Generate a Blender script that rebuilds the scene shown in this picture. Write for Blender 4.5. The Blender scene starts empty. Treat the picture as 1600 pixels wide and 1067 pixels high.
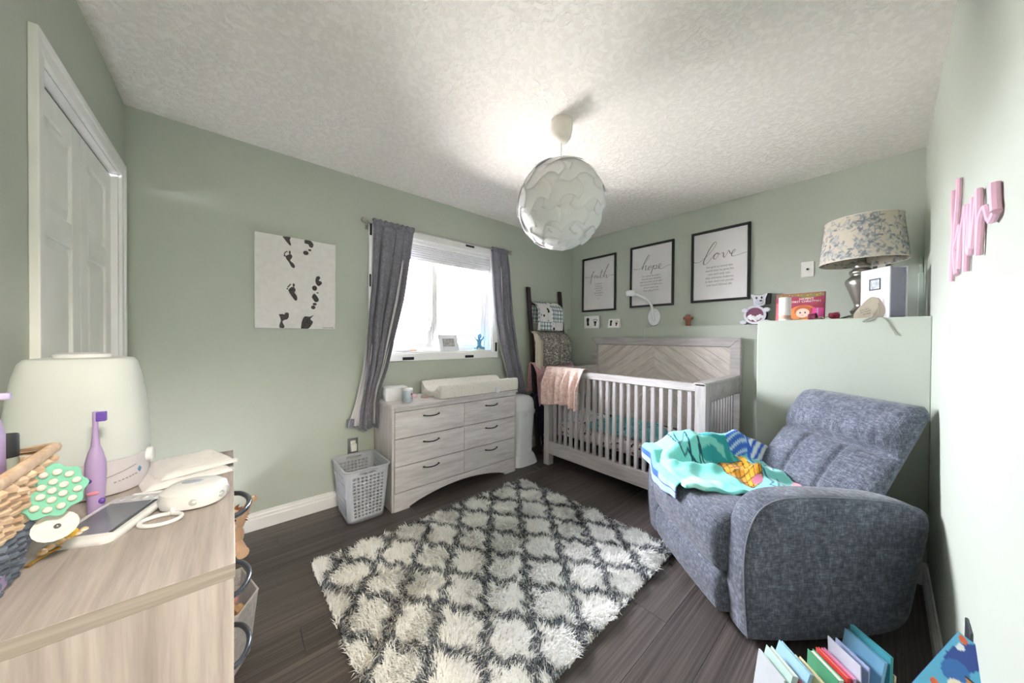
import bpy, bmesh, math, random
import numpy as np
from mathutils import Vector, Matrix
random.seed(7); rng = np.random.default_rng(7)
SC = bpy.context.scene
COL = SC.collection
R = math.radians
PI = math.pi

# ------------------------------------------------------------------ camera
cam_d = bpy.data.cameras.new('camera'); cam = bpy.data.objects.new('camera', cam_d); COL.objects.link(cam)
cam_d.sensor_fit = 'HORIZONTAL'; cam_d.sensor_width = 36; cam_d.lens = 506.622 / 1600 * 36
cam_d.clip_start = .01; cam_d.clip_end = 60
yaw, pit, rol = R(49.0837), R(-0.5249), R(0.4141)
fw = Vector((math.cos(yaw)*math.cos(pit), math.sin(yaw)*math.cos(pit), math.sin(pit)))
rt = Vector((math.sin(yaw), -math.cos(yaw), 0)); up = rt.cross(fw)
rt, up = math.cos(rol)*rt + math.sin(rol)*up, -math.sin(rol)*rt + math.cos(rol)*up
m = Matrix((rt, up, -fw)).transposed().to_4x4(); m.translation = (-3.2687, -2.6259, 1.2314)
cam.matrix_world = m
SC.camera = cam

# ------------------------------------------------------------------ world and light
wd = bpy.data.worlds.new('sky'); SC.world = wd; wd.use_nodes = True
bg = wd.node_tree.nodes['Background']
bg.inputs[0].default_value = (.93, .935, 1.0, 1); bg.inputs[1].default_value = 11.0

def area(name, loc, rot, sx, sy, power, col, portal=False):
    l = bpy.data.lights.new(name, 'AREA'); l.shape = 'RECTANGLE'; l.size = sx; l.size_y = sy
    l.energy = power; l.color = col
    if portal: l.cycles.is_portal = True
    o = bpy.data.objects.new(name, l); COL.objects.link(o); o.location = loc; o.rotation_euler = rot
    return o
area('window_portal', (-1.835, .16, 1.58), (R(-90), 0, 0), 1.16, 1.0, 1, (1, 1, 1), True)
HALL_FILL_W = 8.5  # power of the added hallway fill light
vs = SC.view_settings
vs.view_transform = 'Standard'; vs.look = 'None'; vs.gamma = 1; vs.use_curve_mapping = False
vs.exposure = 3.36
SC.cycles.use_denoising = True
SC.cycles.max_bounces = 12; SC.cycles.diffuse_bounces = 8; SC.cycles.transparent_max_bounces = 12
SC.cycles.caustics_reflective = False; SC.cycles.caustics_refractive = False
SC.cycles.sample_clamp_indirect = 12

# ------------------------------------------------------------------ helpers: materials
def lin(h):
    h = h.lstrip('#'); o = []
    for i in (0, 2, 4):
        c = int(h[i:i+2], 16) / 255
        o.append(c/12.92 if c <= .04045 else ((c+.055)/1.055)**2.4)
    return (*o, 1)
MATS = {}
class NT:
    def __init__(s, name):
        s.m = bpy.data.materials.new(name); s.m.use_nodes = True; s.t = s.m.node_tree
        s.b = s.t.nodes['Principled BSDF']; s.o = s.t.nodes['Material Output']
    def n(s, typ, **kw):
        k = s.t.nodes.new(typ)
        for a, v in kw.items():
            if a.startswith('i_'):
                key = a[2:]; key = int(key) if key.isdigit() else key.replace('_', ' ')
                k.inputs[key].default_value = v
            else: setattr(k, a, v)
        return k
    def l(s, a, b, oa=0, ib=0): s.t.links.new(a.outputs[oa], b.inputs[ib])
    def coord(s, scale=(1,1,1), kind='Object', rot=(0,0,0)):
        tc = s.n('ShaderNodeTexCoord'); mp = s.n('ShaderNodeMapping')
        mp.inputs['Scale'].default_value = scale; mp.inputs['Rotation'].default_value = rot
        s.l(tc, mp, kind, 0); return mp
    def ramp(s, stops, interp='LINEAR'):
        r = s.n('ShaderNodeValToRGB'); cr = r.color_ramp; cr.interpolation = interp
        while len(cr.elements) < len(stops): cr.elements.new(.5)
        for e, (p, c) in zip(cr.elements, stops): e.position = p; e.color = c
        return r
    def noise(s, mp, scale=1, det=3, rough=.55, dist=0):
        k = s.n('ShaderNodeTexNoise', i_Scale=scale, i_Detail=det, i_Roughness=rough, i_Distortion=dist); s.l(mp, k, 0, 0); return k
    def mix(s, fac, a, b, blend='MIX'):
        k = s.n('ShaderNodeMix', data_type='RGBA', blend_type=blend)
        for v, i in ((fac, 0), (a, 6), (b, 7)):
            if isinstance(v, (int, float)): k.inputs[i].default_value = v
            elif isinstance(v, tuple): k.inputs[i].default_value = v
            else: s.t.links.new(v, k.inputs[i])
        return k.outputs[2]
    def bump(s, h, strength=.3, dist=.002):
        k = s.n('ShaderNodeBump', i_Strength=strength, i_Distance=dist); s.t.links.new(h, k.inputs['Height'])
        s.t.links.new(k.outputs[0], s.b.inputs['Normal'])
    def rough(s, r, metal=0, spec=.5):
        s.b.inputs['Roughness'].default_value = r; s.b.inputs['Metallic'].default_value = metal
        s.b.inputs['Specular IOR Level'].default_value = spec
    def base(s, sock): s.t.links.new(sock, s.b.inputs['Base Color'])

def plain(name, col, rough=.5, metal=0, col2=None, scale=30, bump=0, bscale=200, spec=.5, rnd=0, sheen=0, dist=.001):
    """solid procedural surface: soft noise between two close tones, fine bump"""
    if name in MATS: return MATS[name]
    t = NT(name); t.rough(rough, metal, spec)
    mp = t.coord()
    c1 = lin(col); c2 = lin(col2) if col2 else tuple(min(1, v*.93) for v in c1[:3]) + (1,)
    nz = t.noise(mp, scale, 3)
    rp = t.ramp([(.35, c1), (.68, c2)]); t.l(nz, rp)
    out = rp.outputs[0]
    if rnd:
        oi = t.n('ShaderNodeObjectInfo'); mr = t.n('ShaderNodeMapRange', i_3=1-rnd, i_4=1+rnd); t.l(oi, mr, 'Random', 0)
        hs = t.n('ShaderNodeHueSaturation'); t.t.links.new(out, hs.inputs['Color']); t.l(mr, hs, 0, 'Value'); out = hs.outputs[0]
    t.base(out)
    if bump:
        n2 = t.noise(mp, bscale, 2); t.bump(n2.outputs[0], bump, dist)
    if sheen: t.b.inputs['Sheen Weight'].default_value = sheen
    MATS[name] = t.m; return t.m

def wood(name, c1, c2, c3, grain=(1.2, 26, 26), rough=.5, rnd=.0, bump=.15, fine=5.0):
    """stretched noise grain; the short entry of `grain` is the direction of the boards"""
    if name in MATS: return MATS[name]
    t = NT(name); t.rough(rough, 0, .35)
    tc = t.n('ShaderNodeTexCoord'); oi = t.n('ShaderNodeObjectInfo')
    ad = t.n('ShaderNodeVectorMath', operation='ADD'); sc = t.n('ShaderNodeVectorMath', operation='SCALE')
    cx = t.n('ShaderNodeCombineXYZ', i_0=13.1, i_1=7.7, i_2=5.3)
    t.l(cx, sc, 0, 0); t.t.links.new(oi.outputs['Random'], sc.inputs['Scale'])
    t.l(tc, ad, 'Object', 0); t.l(sc, ad, 0, 1)
    mp = t.n('ShaderNodeMapping'); mp.inputs['Scale'].default_value = grain; t.l(ad, mp)
    a = t.noise(mp, 1.0, 5, .6, .6); b = t.noise(mp, fine, 3, .65, .2)
    r1 = t.ramp([(.28, lin(c1)), (.5, lin(c2)), (.72, lin(c3))]); t.l(a, r1)
    r2 = t.ramp([(.35, (.80, .80, .80, 1)), (.62, (1.06, 1.06, 1.06, 1))]); t.l(b, r2)
    out = t.mix(.75, r1.outputs[0], r2.outputs[0], 'MULTIPLY')
    if rnd:
        mr = t.n('ShaderNodeMapRange', i_3=1-rnd, i_4=1+rnd); t.l(oi, mr, 'Random', 0)
        hs = t.n('ShaderNodeHueSaturation'); t.t.links.new(out, hs.inputs['Color']); t.l(mr, hs, 0, 'Value'); out = hs.outputs[0]
    t.base(out); t.bump(b.outputs[0], bump, .001)
    MATS[name] = t.m; return t.m

def fabric(name, c1, c2, c3=None, weave=380, mott=9, rough=.9, bump=.4, sheen=.15, stretch=(1, 1, 1)):
    if name in MATS: return MATS[name]
    t = NT(name); t.rough(rough, 0, .2)
    mp = t.coord(stretch)
    tc = t.coord((weave*.12, weave*1.0, weave*.12)); td = t.coord((weave*1.0, weave*.12, weave*.12)); te = t.coord((weave*.12, weave*.12, weave))
    a = t.noise(tc, 1, 2); b = t.noise(td, 1, 2); e = t.noise(te, 1, 2); mo = t.noise(mp, mott, 4)
    s1 = t.n('ShaderNodeMath', operation='ADD'); t.l(a, s1, 0, 0); t.l(b, s1, 0, 1)
    s2 = t.n('ShaderNodeMath', operation='ADD'); t.l(s1, s2, 0, 0); t.l(e, s2, 0, 1)
    s3 = t.n('ShaderNodeMath', operation='MULTIPLY_ADD', i_1=.62); t.l(mo, s3, 0, 0); t.l(s2, s3, 0, 2)
    mr = t.n('ShaderNodeMapRange', i_1=1.35, i_2=2.25); t.l(s3, mr)
    st = [(0, lin(c1)), (1, lin(c2))] if not c3 else [(0, lin(c1)), (.5, lin(c2)), (1, lin(c3))]
    rp = t.ramp(st); t.l(mr, rp); t.base(rp.outputs[0]); t.bump(s2.outputs[0], bump, .0008)
    t.b.inputs['Sheen Weight'].default_value = sheen
    MATS[name] = t.m; return t.m

def attr_mat(name, rough=.8, bump=0, bscale=300, sheen=0, spec=.3, transl=0):
    """colour comes from the print stored in the mesh's colour attribute"""
    if name in MATS: return MATS[name]
    t = NT(name); t.rough(rough, 0, spec)
    at = t.n('ShaderNodeAttribute', attribute_name='Col')
    nz = t.noise(t.coord(), 60, 2); rp = t.ramp([(.3, (.94, .94, .94, 1)), (.7, (1, 1, 1, 1))]); t.l(nz, rp)
    t.base(t.mix(1.0, at.outputs['Color'], rp.outputs[0], 'MULTIPLY'))
    if bump: t.bump(t.noise(t.coord(), bscale, 2).outputs[0], bump, .001)
    if sheen: t.b.inputs['Sheen Weight'].default_value = sheen
    if transl:
        tr = t.n('ShaderNodeBsdfTranslucent'); t.l(at, tr, 'Color', 0)
        mx = t.n('ShaderNodeMixShader', i_0=transl); t.l(t.b, mx, 0, 1); t.l(tr, mx, 0, 2); t.l(mx, t.o, 0, 0)
    MATS[name] = t.m; return t.m

def spots(name, bgc, sc, s2=None, scale=24, thr=.32, rough=.9, warp=.35, stretch=(1, 1, 1)):
    """printed cloth: scattered blotches of one or two colours on a ground"""
    if name in MATS: return MATS[name]
    t = NT(name); t.rough(rough, 0, .2)
    mp = t.coord(stretch); nz = t.noise(mp, scale*1.6, 2)
    ad = t.n('ShaderNodeMixRGB', i_0=warp/ scale * 3); t.l(mp, ad, 0, 1); t.l(nz, ad, 1, 2)
    v = t.n('ShaderNodeTexVoronoi', i_Scale=scale); t.l(ad, v, 0, 0)
    r = t.ramp([(thr-.02, (1, 1, 1, 1)), (thr+.02, (0, 0, 0, 1))]); t.l(v, r, 0, 0)
    if s2:
        rr = t.ramp([(.45, lin(sc)), (.55, lin(s2))]); t.l(v, rr, 1, 0); col = rr.outputs[0]
    else: col = lin(sc)
    t.base(t.mix(r.outputs[0], lin(bgc), col)); t.bump(t.noise(mp, 240, 2).outputs[0], .25, .001)
    MATS[name] = t.m; return t.m

# ------------------------------------------------------------------ helpers: meshes
class MB:
    def __init__(s): s.v = []; s.f = []
    def add(s, v, f):
        k = len(s.v); s.v += [tuple(p) for p in v]; s.f += [tuple(i+k for i in q) for q in f]; return s
    def box(s, x0, x1, y0, y1, z0, z1):
        if x0 > x1: x0, x1 = x1, x0
        if y0 > y1: y0, y1 = y1, y0
        if z0 > z1: z0, z1 = z1, z0
        v = [(x, y, z) for z in (z0, z1) for y in (y0, y1) for x in (x0, x1)]
        return s.add(v, [(0,2,3,1), (4,5,7,6), (0,1,5,4), (2,6,7,3), (0,4,6,2), (1,3,7,5)])
    def hexa(s, p): # 8 corners: bottom 4 ccw, top 4 ccw
        return s.add(p, [(3,2,1,0), (4,5,6,7), (0,1,5,4), (1,2,6,5), (2,3,7,6), (3,0,4,7)])
    def tube(s, path, r, n=8, cap=True, flat=1.0):
        P = [Vector(p) for p in path]; N = len(P); rs = r if isinstance(r, (list, tuple)) else [r]*N
        t0 = (P[1]-P[0]).normalized(); ref = Vector((0,0,1)) if abs(t0.z) < .9 else Vector((1,0,0))
        u = t0.cross(ref).normalized(); vs, fs = [], []
        for i in range(N):
            t = (P[min(i+1, N-1)] - P[max(i-1, 0)]).normalized()
            u = (u - t*u.dot(t)).normalized(); w = t.cross(u)
            for k in range(n):
                a = 2*PI*k/n; vs.append(P[i] + (u*math.cos(a) + w*math.sin(a)*flat)*rs[i])
        for i in range(N-1):
            for k in range(n):
                a = i*n+k; b = i*n+(k+1) % n; fs.append((a, b, b+n, a+n))
        if cap: fs.append(tuple(range(n-1, -1, -1))); fs.append(tuple(range((N-1)*n, N*n)))
        return s.add(vs, fs)
    def lathe(s, prof, n=32, c=(0, 0, 0), sx=1, sy=1, close=False):
        vs, fs = [], []
        for (r, z) in prof:
            for k in range(n):
                a = 2*PI*k/n; vs.append((c[0]+r*sx*math.cos(a), c[1]+r*sy*math.sin(a), c[2]+z))
        m_ = len(prof)
        for i in range(m_-1 + (1 if close else 0)):
            j = (i+1) % m_
            for k in range(n):
                fs.append((i*n+k, i*n+(k+1) % n, j*n+(k+1) % n, j*n+k))
        if not close:
            if prof[0][0] > 1e-5: fs.append(tuple(range(n-1, -1, -1)))
            if prof[-1][0] > 1e-5: fs.append(tuple((m_-1)*n+k for k in range(n)))
        return s.add(vs, fs)
    def prism(s, poly, d0, d1, ax='z'):
        """poly in the two other axes (x,y for z; x,z for y; y,z for x), extruded d0..d1"""
        def P(a, b, d): return (a, b, d) if ax == 'z' else ((a, d, b) if ax == 'y' else (d, a, b))
        n = len(poly); v = [P(a, b, d0) for a, b in poly] + [P(a, b, d1) for a, b in poly]
        f = [tuple(range(n-1, -1, -1)), tuple(range(n, 2*n))] + [(i, (i+1) % n, n+(i+1) % n, n+i) for i in range(n)]
        return s.add(v, f)
    def grid(s, fn, nu, nv, cu=False, cv=False):
        vs = [fn(i/(nu if cu else nu-1), j/(nv if cv else nv-1)) for i in range(nu) for j in range(nv)]
        fs = []
        for i in range(nu if cu else nu-1):
            for j in range(nv if cv else nv-1):
                a, b = i, (i+1) % nu; c, d = j, (j+1) % nv
                fs.append((a*nv+c, b*nv+c, b*nv+d, a*nv+d))
        return s.add(vs, fs)
    def ball(s, c, rx, ry=None, rz=None, n=16, m_=10):
        ry = ry or rx; rz = rz or rx
        return s.lathe([(max(math.sin(PI*i/m_), 1e-6)*1.0, -math.cos(PI*i/m_)*rz) for i in range(m_+1)], n, c, rx, ry)
    def moved(s, mat): s.v = [tuple(mat @ Vector(p)) for p in s.v]; return s
    def shift(s, d): s.v = [(p[0]+d[0], p[1]+d[1], p[2]+d[2]) for p in s.v]; return s

def link(o, parent=None, label=None):
    COL.objects.link(o)
    if parent is not None: o.parent = parent
    if label: o['label'] = label
    return o
def mesh(name, mb, mat, smooth=40, fix=True):
    me = bpy.data.meshes.new(name); me.from_pydata(mb.v, [], mb.f)
    if fix:
        bm = bmesh.new(); bm.from_mesh(me); bmesh.ops.recalc_face_normals(bm, faces=bm.faces); bm.to_mesh(me); bm.free()
    me.materials.append(mat)
    if smooth: me.shade_smooth(); me.set_sharp_from_angle(angle=R(smooth))
    me.update(); return me
def obj(name, mb, mat, parent=None, bevel=0, sub=0, solid=0, smooth=40, world=False, label=None, fix=True, seg=2):
    """one mesh object; world=True: the points are in world space and are moved into the parent's frame"""
    if world and parent is not None:
        L = parent.location
        if parent.parent is not None: L = L + parent.parent.location
        mb.shift((-L.x, -L.y, -L.z))
    o = bpy.data.objects.new(name, mesh(name, mb, mat, smooth, fix)); link(o, parent, label)
    if solid: k = o.modifiers.new('thickness', 'SOLIDIFY'); k.thickness = solid; k.offset = 0
    if bevel:
        k = o.modifiers.new('bevel', 'BEVEL'); k.width = bevel; k.segments = seg; k.limit_method = 'ANGLE'; k.angle_limit = R(35)
    if sub: k = o.modifiers.new('subdivision', 'SUBSURF'); k.levels = sub; k.render_levels = sub
    return o
def tag(o, label, cat, group=None):
    o['label'] = label; o['category'] = cat
    if group: o['group'] = group
    return o
def thing(name, label, cat, loc=(0, 0, 0), rot=(0, 0, 0), group=None):
    o = bpy.data.objects.new(name, None); o.empty_display_size = .05; COL.objects.link(o)
    o.location = loc; o.rotation_euler = rot if isinstance(rot, tuple) else (0, 0, rot)
    return tag(o, label, cat, group)
FACE_A = (R(90), 0, 0); FACE_B = (R(90), 0, R(-90)); FACE_C = (R(90), 0, R(180))   # local x = right, y = up, z = into the room
def struct(name, mb=None, mat=None, parent=None, loc=(0, 0, 0), **k):
    if mb is None:
        o = bpy.data.objects.new(name, None); COL.objects.link(o); o.location = loc; o.empty_display_size = .05
    else: o = obj(name, mb, mat, parent, **k)
    if parent is None: o['kind'] = 'structure'
    return o
def catmull(pts, k=6):
    P = [Vector((p[0], p[1], p[2] if len(p) > 2 else 0)) for p in pts]; out = []
    for i in range(len(P)-1):
        a, b, c, d = P[max(i-1, 0)], P[i], P[i+1], P[min(i+2, len(P)-1)]
        for j in range(k):
            t = j/k
            out.append(.5*((2*b) + (c-a)*t + (2*a-5*b+4*c-d)*t*t + (3*b-a-3*c+d)*t**3))
    out.append(P[-1]); return out
def text(name, s, size, mat, parent, loc, align='CENTER', rot=(0, 0, 0), depth=.0004, space=1.0, shear=0):
    cu = bpy.data.curves.new(name, 'FONT'); cu.body = s; cu.size = size; cu.align_x = align; cu.extrude = depth
    cu.space_line = space; cu.shear = shear; cu.resolution_u = 2
    tmp = bpy.data.objects.new(name, cu); COL.objects.link(tmp)
    dg = bpy.context.evaluated_depsgraph_get(); me = bpy.data.meshes.new_from_object(tmp.evaluated_get(dg))
    bpy.data.objects.remove(tmp); me.name = name; me.materials.clear(); me.materials.append(mat)
    o = bpy.data.objects.new(name, me); link(o, parent); o.location = loc; o.rotation_euler = rot; return o
def set_cols(o, cols):
    """cols: n x 3 linear colours per vertex"""
    a = o.data.color_attributes.new('Col', 'FLOAT_COLOR', 'POINT')
    c = np.ones((len(o.data.vertices), 4), 'f'); c[:, :3] = cols; a.data.foreach_set('color', c.ravel())
def interp(tab, z):
    """piecewise linear through (value, key) pairs sorted by falling key"""
    ks = [t[1] for t in tab][::-1]; vs_ = [t[0] for t in tab][::-1]
    return float(np.interp(z, ks, vs_))
# ------------------------------------------------------------------ room
LA, LB, H = 3.69, 2.776, 2.44
LH, D1, D2, YS = 1.36, .068, .616, -2.063
WALL = plain('sage_wall_paint', '#b9c0b6', .62, col2='#b6bdb3', scale=3, bump=.12, bscale=260, spec=.35)
TRIM = plain('white_trim_paint', '#f2f2f2', .35, col2='#eeeeee', scale=6, bump=.03, bscale=40)
t = NT('knockdown_ceiling'); t.rough(.85, 0, .2)
mp = t.coord(); na = t.noise(mp, 34, 4, .62, .6); nb = t.noise(mp, 85, 3)
ra = t.ramp([(.42, (0, 0, 0, 1)), (.56, (1, 1, 1, 1))]); t.l(na, ra)
ad = t.n('ShaderNodeMath', operation='MULTIPLY_ADD', i_1=.5); t.l(nb, ad, 0, 0); t.l(ra, ad, 0, 2)
t.base(t.mix(ra.outputs[0], lin('#f0eae6'), lin('#f6f1ed'))); t.bump(ad.outputs[0], .55, .006)
CEIL = t.m
PLANK = wood('dark_laminate', '#3d3838', '#554e4c', '#6d6562', (1.1, 17, 17), .38, .16, .2, 5)
SUB = plain('dark_joint', '#1b1817', .9)

HY = -4.05                                               # hallway end
fl = struct('floor', MB().box(-LA, 0, HY, 0, -.06, -.006), SUB, smooth=0)
pm = mesh('plank', MB().box(-.5, .5, -.5, .5, -1, 0), PLANK, 0)
PW, PL = .168, 1.21
row = 0; y = 0.0
while y > HY + .02:
    off = (0, .47, .83, .24, .66)[row % 5] * PL; x = -LA - off
    y1 = max(y - PW, HY)
    while x < -.02:
        a, b = max(x, -LA), min(x + PL, 0)
        if b - a > .03:
            o = bpy.data.objects.new('plank', pm); link(o, fl)
            o.location = ((a+b)/2, (y+y1)/2, 0); o.scale = (b-a-.0016, y-y1-.0016, .006)
        x += PL
    y = y1; row += 1
struct('ceiling', MB().box(-LA, 0, HY, 0, H, H+.1), CEIL, smooth=0)

# window wall (left back): opening -2.40..-1.27 x 1.10..2.065
WX0, WX1, WZ0, WZ1 = -2.40, -1.268, 1.10, 2.066
w = MB().box(-LA-.12, WX0, 0, .16, 0, H).box(WX1, .12, 0, .16, 0, H).box(WX0, WX1, 0, .16, 0, WZ0).box(WX0, WX1, 0, .16, WZ1, H)
struct('wall_back_left', w, WALL, smooth=0)
struct('wall_back_right', MB().box(0, .12, -LB, 0, 0, H), WALL, smooth=0)
struct('wall_ledge_shallow', MB().box(-D1, 0, YS, 0, 0, LH), WALL, smooth=0)
struct('wall_ledge_deep', MB().box(-D2, 0, -LB, YS, 0, LH), WALL, smooth=0, bevel=.004)
# right wall with the doorway the photographer stands in
DX0, DX1 = -3.60, -2.76
w = MB().box(DX1, .12, -LB-.12, -LB, 0, H).box(DX0, DX1, -LB-.12, -LB, 2.05, H).box(-LA, DX0, -LB-.12, -LB, 0, H)
struct('wall_right', w, WALL, smooth=0)
# left wall with closet opening
CY0, CY1, CZ = -1.02, -.135, 2.03
w = MB().box(-LA-.12, -LA, HY, CY0, 0, H).box(-LA-.12, -LA, CY1, 0, 0, H).box(-LA-.12, -LA, CY0, CY1, CZ, H)
struct('wall_left', w, WALL, smooth=0)
struct('wall_hall', MB().box(-LA, -1.4, HY-.12, HY, 0, H).box(-1.4, -1.3, HY, -LB-.12, 0, H), WALL, smooth=0)
struct('ground', MB().box(-16, 14, .3, 30, .5, .8), plain('pale_bounce_ground', '#b9b5ae', .95, col2='#aaa69f', scale=4, bump=.5, bscale=60), smooth=0)  # unseen ground, added to cut light reaching the ceiling from below
# unseen hallway lamp, added as fill light for the room
hl = thing('hallway_fill_light', 'added round white fill light, unseen, in the hallway behind the doorway', 'fill light', (-2.95, -3.7, H))
obj('rim', MB().lathe([(.19, 0), (.2, -.015), (.19, -.03), (.17, -.03)], 32), TRIM, hl)
t = NT('fill_emitter'); t.b.inputs['Emission Color'].default_value = (1, .90, .78, 1); t.b.inputs['Emission Strength'].default_value = 6
obj('fill_diffuser', MB().lathe([(.185, -.025), (.16, -.06), (.1, -.085), (.0001, -.095)], 32), t.m, hl)
lo = area('hallway_fill_area', (0, 0, -.11), (0, 0, 0), .34, .34, HALL_FILL_W, (1, .86, .70)); lo.parent = hl

# baseboards
def base_profile(d, hh=.112):   # depth from wall, height
    return [(0, 0), (d, 0), (d, hh*.62), (d*.72, hh*.68), (d*.72, hh*.80), (d*.45, hh*.86), (d*.4, hh), (0, hh)]
pr = base_profile(.016)
struct('baseboard_back_left', MB().prism([(-a, b) for a, b in pr], -LA, -D1, 'x'), TRIM, smooth=0)
struct('baseboard_back_right', MB().prism([(-D1-a, b) for a, b in pr], YS, 0, 'y'), TRIM, smooth=0)
struct('baseboard_deep', MB().prism([(-D2-a, b) for a, b in pr], -LB, YS, 'y'), TRIM, smooth=0)
struct('baseboard_right', MB().prism([(-LB+a, b) for a, b in pr], DX1+.07, -D2, 'x'), TRIM, smooth=0)
struct('baseboard_left', MB().prism([(-LA+a, b) for a, b in pr], -LB, CY0-.06, 'y'), TRIM, smooth=0)

# closet doors
cl = struct('door_1', loc=(-LA, (CY0+CY1)/2, 0))
DOORW = plain('white_door_paint', '#f7f7f5', .42, scale=5, bump=.05, bscale=60)
def leaf(y0, y1, xo):
    m = MB(); n = 14
    zz = [(.16, .78), (.90, 1.55), (1.64, 1.93)]
    m.box(-LA-.075+xo, -LA-.046+xo, y0, y1, .012, 2.012)
    # stiles and rails proud of the field, raised panels between
    s = .085
    m.box(-LA-.05+xo, -LA-.034+xo, y0, y0+s, .012, 2.012).box(-LA-.05+xo, -LA-.034+xo, y1-s, y1, .012, 2.012)
    zs = [.012] + [v for q in zz for v in q] + [2.012]
    for i in range(0, len(zs), 2): m.box(-LA-.05+xo, -LA-.034+xo, y0+s, y1-s, zs[i], zs[i+1])
    o = obj('door_leaf', m, DOORW, cl, world=True, bevel=.004)
    for a, b in zz:
        q = .035; x0, x1 = -LA-.046+xo, -LA-.036+xo
        pn = MB().hexa([(x0, y0+s+.004, a+.004), (x0, y1-s-.004, a+.004), (x0, y1-s-.004, b-.004), (x0, y0+s+.004, b-.004),
                        (x1, y0+s+q, a+q), (x1, y1-s-q, a+q), (x1, y1-s-q, b-q), (x1, y0+s+q, b-q)])
        pn.shift((LA, -(CY0+CY1)/2, 0)); obj('raised_panel', pn, DOORW, o, smooth=0)
leaf(CY0+.006, -.564, .012); leaf(-.562, CY1-.006, .012)
obj('head_track', MB().box(-LA-.09, -LA-.03, CY0, CY1, 2.018, CZ), plain('dark_track', '#3c3a38', .6), cl, world=True)
obj('jamb', MB().box(-LA-.12, -LA, CY0-.0, CY0+.005, 0, CZ).box(-LA-.12, -LA, CY1-.005, CY1, 0, CZ).box(-LA-.12, -LA, CY0, CY1, CZ-.003, CZ), TRIM, cl, world=True)
cas = struct('trim_1', loc=(-LA, CY0, 0))
def casing(poly, d):      # (y,z) polygon on the left wall
    return MB().prism(poly, -LA, -LA+d, 'x')
for nm, pl in (('casing_board', [(CY0-.06, 0), (CY0, 0), (CY0, CZ), (CY0-.06, CZ+.06)]), ('casing_board', [(CY1, 0), (CY1+.06, 0), (CY1+.06, CZ+.06), (CY1, CZ)]),
               ('casing_board', [(CY0, CZ), (CY1, CZ), (CY1+.06, CZ+.06), (CY0-.06, CZ+.06)])):
    o = obj(nm, casing(pl, .014), TRIM, cas, world=True, bevel=.003)
for pl in ([(CY0-.061, 0), (CY0-.035, 0), (CY0-.035, CZ+.035), (CY0-.061, CZ+.061)], [(CY1+.035, 0), (CY1+.061, 0), (CY1+.061, CZ+.061), (CY1+.035, CZ+.035)],
           [(CY0-.035, CZ+.035), (CY1+.035, CZ+.035), (CY1+.061, CZ+.061), (CY0-.061, CZ+.061)]):
    obj('casing_bead', casing(pl, .02), TRIM, cas, world=True, bevel=.003)

# window
win = struct('window_1', loc=((WX0+WX1)/2, 0, WZ0))
VINYL = plain('white_vinyl', '#f0f0f0', .3, scale=4)
tw = .068; ox0, ox1, oz0, oz1 = WX0-tw, WX1+tw, WZ0-.062, WZ1+tw
for pl in ([(ox0, oz0), (WX0, WZ0), (WX0, WZ1), (ox0, oz1)], [(WX1, WZ0), (ox1, oz0), (ox1, oz1), (WX1, WZ1)],
           [(WX0, WZ1), (WX1, WZ1), (ox1, oz1), (ox0, oz1)], [(ox0, oz0), (ox1, oz0), (WX1, WZ0), (WX0, WZ0)]):
    obj('casing_board', MB().prism(pl, -.018, 0, 'y'), TRIM, win, world=True, bevel=.003)
q = .012
obj('jamb', MB().box(WX0, WX0+q, -.004, .1, WZ0, WZ1).box(WX1-q, WX1, -.004, .1, WZ0, WZ1).box(WX0, WX1, -.004, .1, WZ1-q, WZ1), TRIM, win, world=True)
obj('sill', MB().box(WX0, WX1, -.006, .1, WZ0, WZ0+.014), TRIM, win, world=True, bevel=.003)
def ring(x0, x1, z0, z1, wd_, y0, y1):
    return MB().box(x0, x0+wd_, y0, y1, z0, z1).box(x1-wd_, x1, y0, y1, z0, z1).box(x0+wd_, x1-wd_, y0, y1, z0, z0+wd_).box(x0+wd_, x1-wd_, y0, y1, z1-wd_, z1)
obj('frame', ring(WX0+q, WX1-q, WZ0+.014, WZ1-q, .03, .085, .15), VINYL, win, world=True, bevel=.003)
g = NT('window_glass'); g.t.nodes.remove(g.b)
tr = g.n('ShaderNodeBsdfTransparent'); gl = g.n('ShaderNodeBsdfGlossy', i_Roughness=.02); fr = g.n('ShaderNodeFresnel', i_IOR=1.45)
mx = g.n('ShaderNodeMixShader'); g.l(fr, mx, 0, 0); g.l(tr, mx, 0, 1); g.l(gl, mx, 0, 2); g.l(mx, g.o, 0, 0)
GLASS = g.m
for x0, x1 in ((WX0+.045, -1.888), (-1.862, WX1-.045)):
    s = obj('sash', ring(x0, x1, WZ0+.045, WZ1-.045, .036, .095, .14), VINYL, win, world=True, bevel=.003)
    pn = MB().box(x0+.036, x1-.036, .115, .119, WZ0+.081, WZ1-.081).shift((-(WX0+WX1)/2, 0, -WZ0))
    obj('pane', pn, GLASS, s, smooth=0)
obj('mullion', MB().box(-1.888, -1.862, .08, .15, WZ0+.045, WZ1-.045), VINYL, win, world=True, bevel=.003)
obj('latch', MB().box(-1.915, -1.897, .075, .095, 1.30, 1.38).box(-1.91, -1.902, .062, .078, 1.33, 1.42), VINYL, win, world=True, bevel=.003)
BLK = plain('black_hook_tape', '#2b2b33', .9, bump=.3, bscale=900)
for x0, x1, z0, z1 in ((-2.462, -2.438, 2.02, 2.11), (-2.464, -2.44, 1.625, 1.72), (-1.594, -1.499, 2.098, 2.116), (-2.20, -2.102, 1.046, 1.07), (-1.594, -1.499, 1.046, 1.07), (-1.236, -1.213, 1.1, 1.19)):
    obj('hook_tape', MB().box(x0, x1, -.0205, -.018, z0, z1), BLK, win, world=True, label='black hook tape strip', smooth=0)

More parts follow.
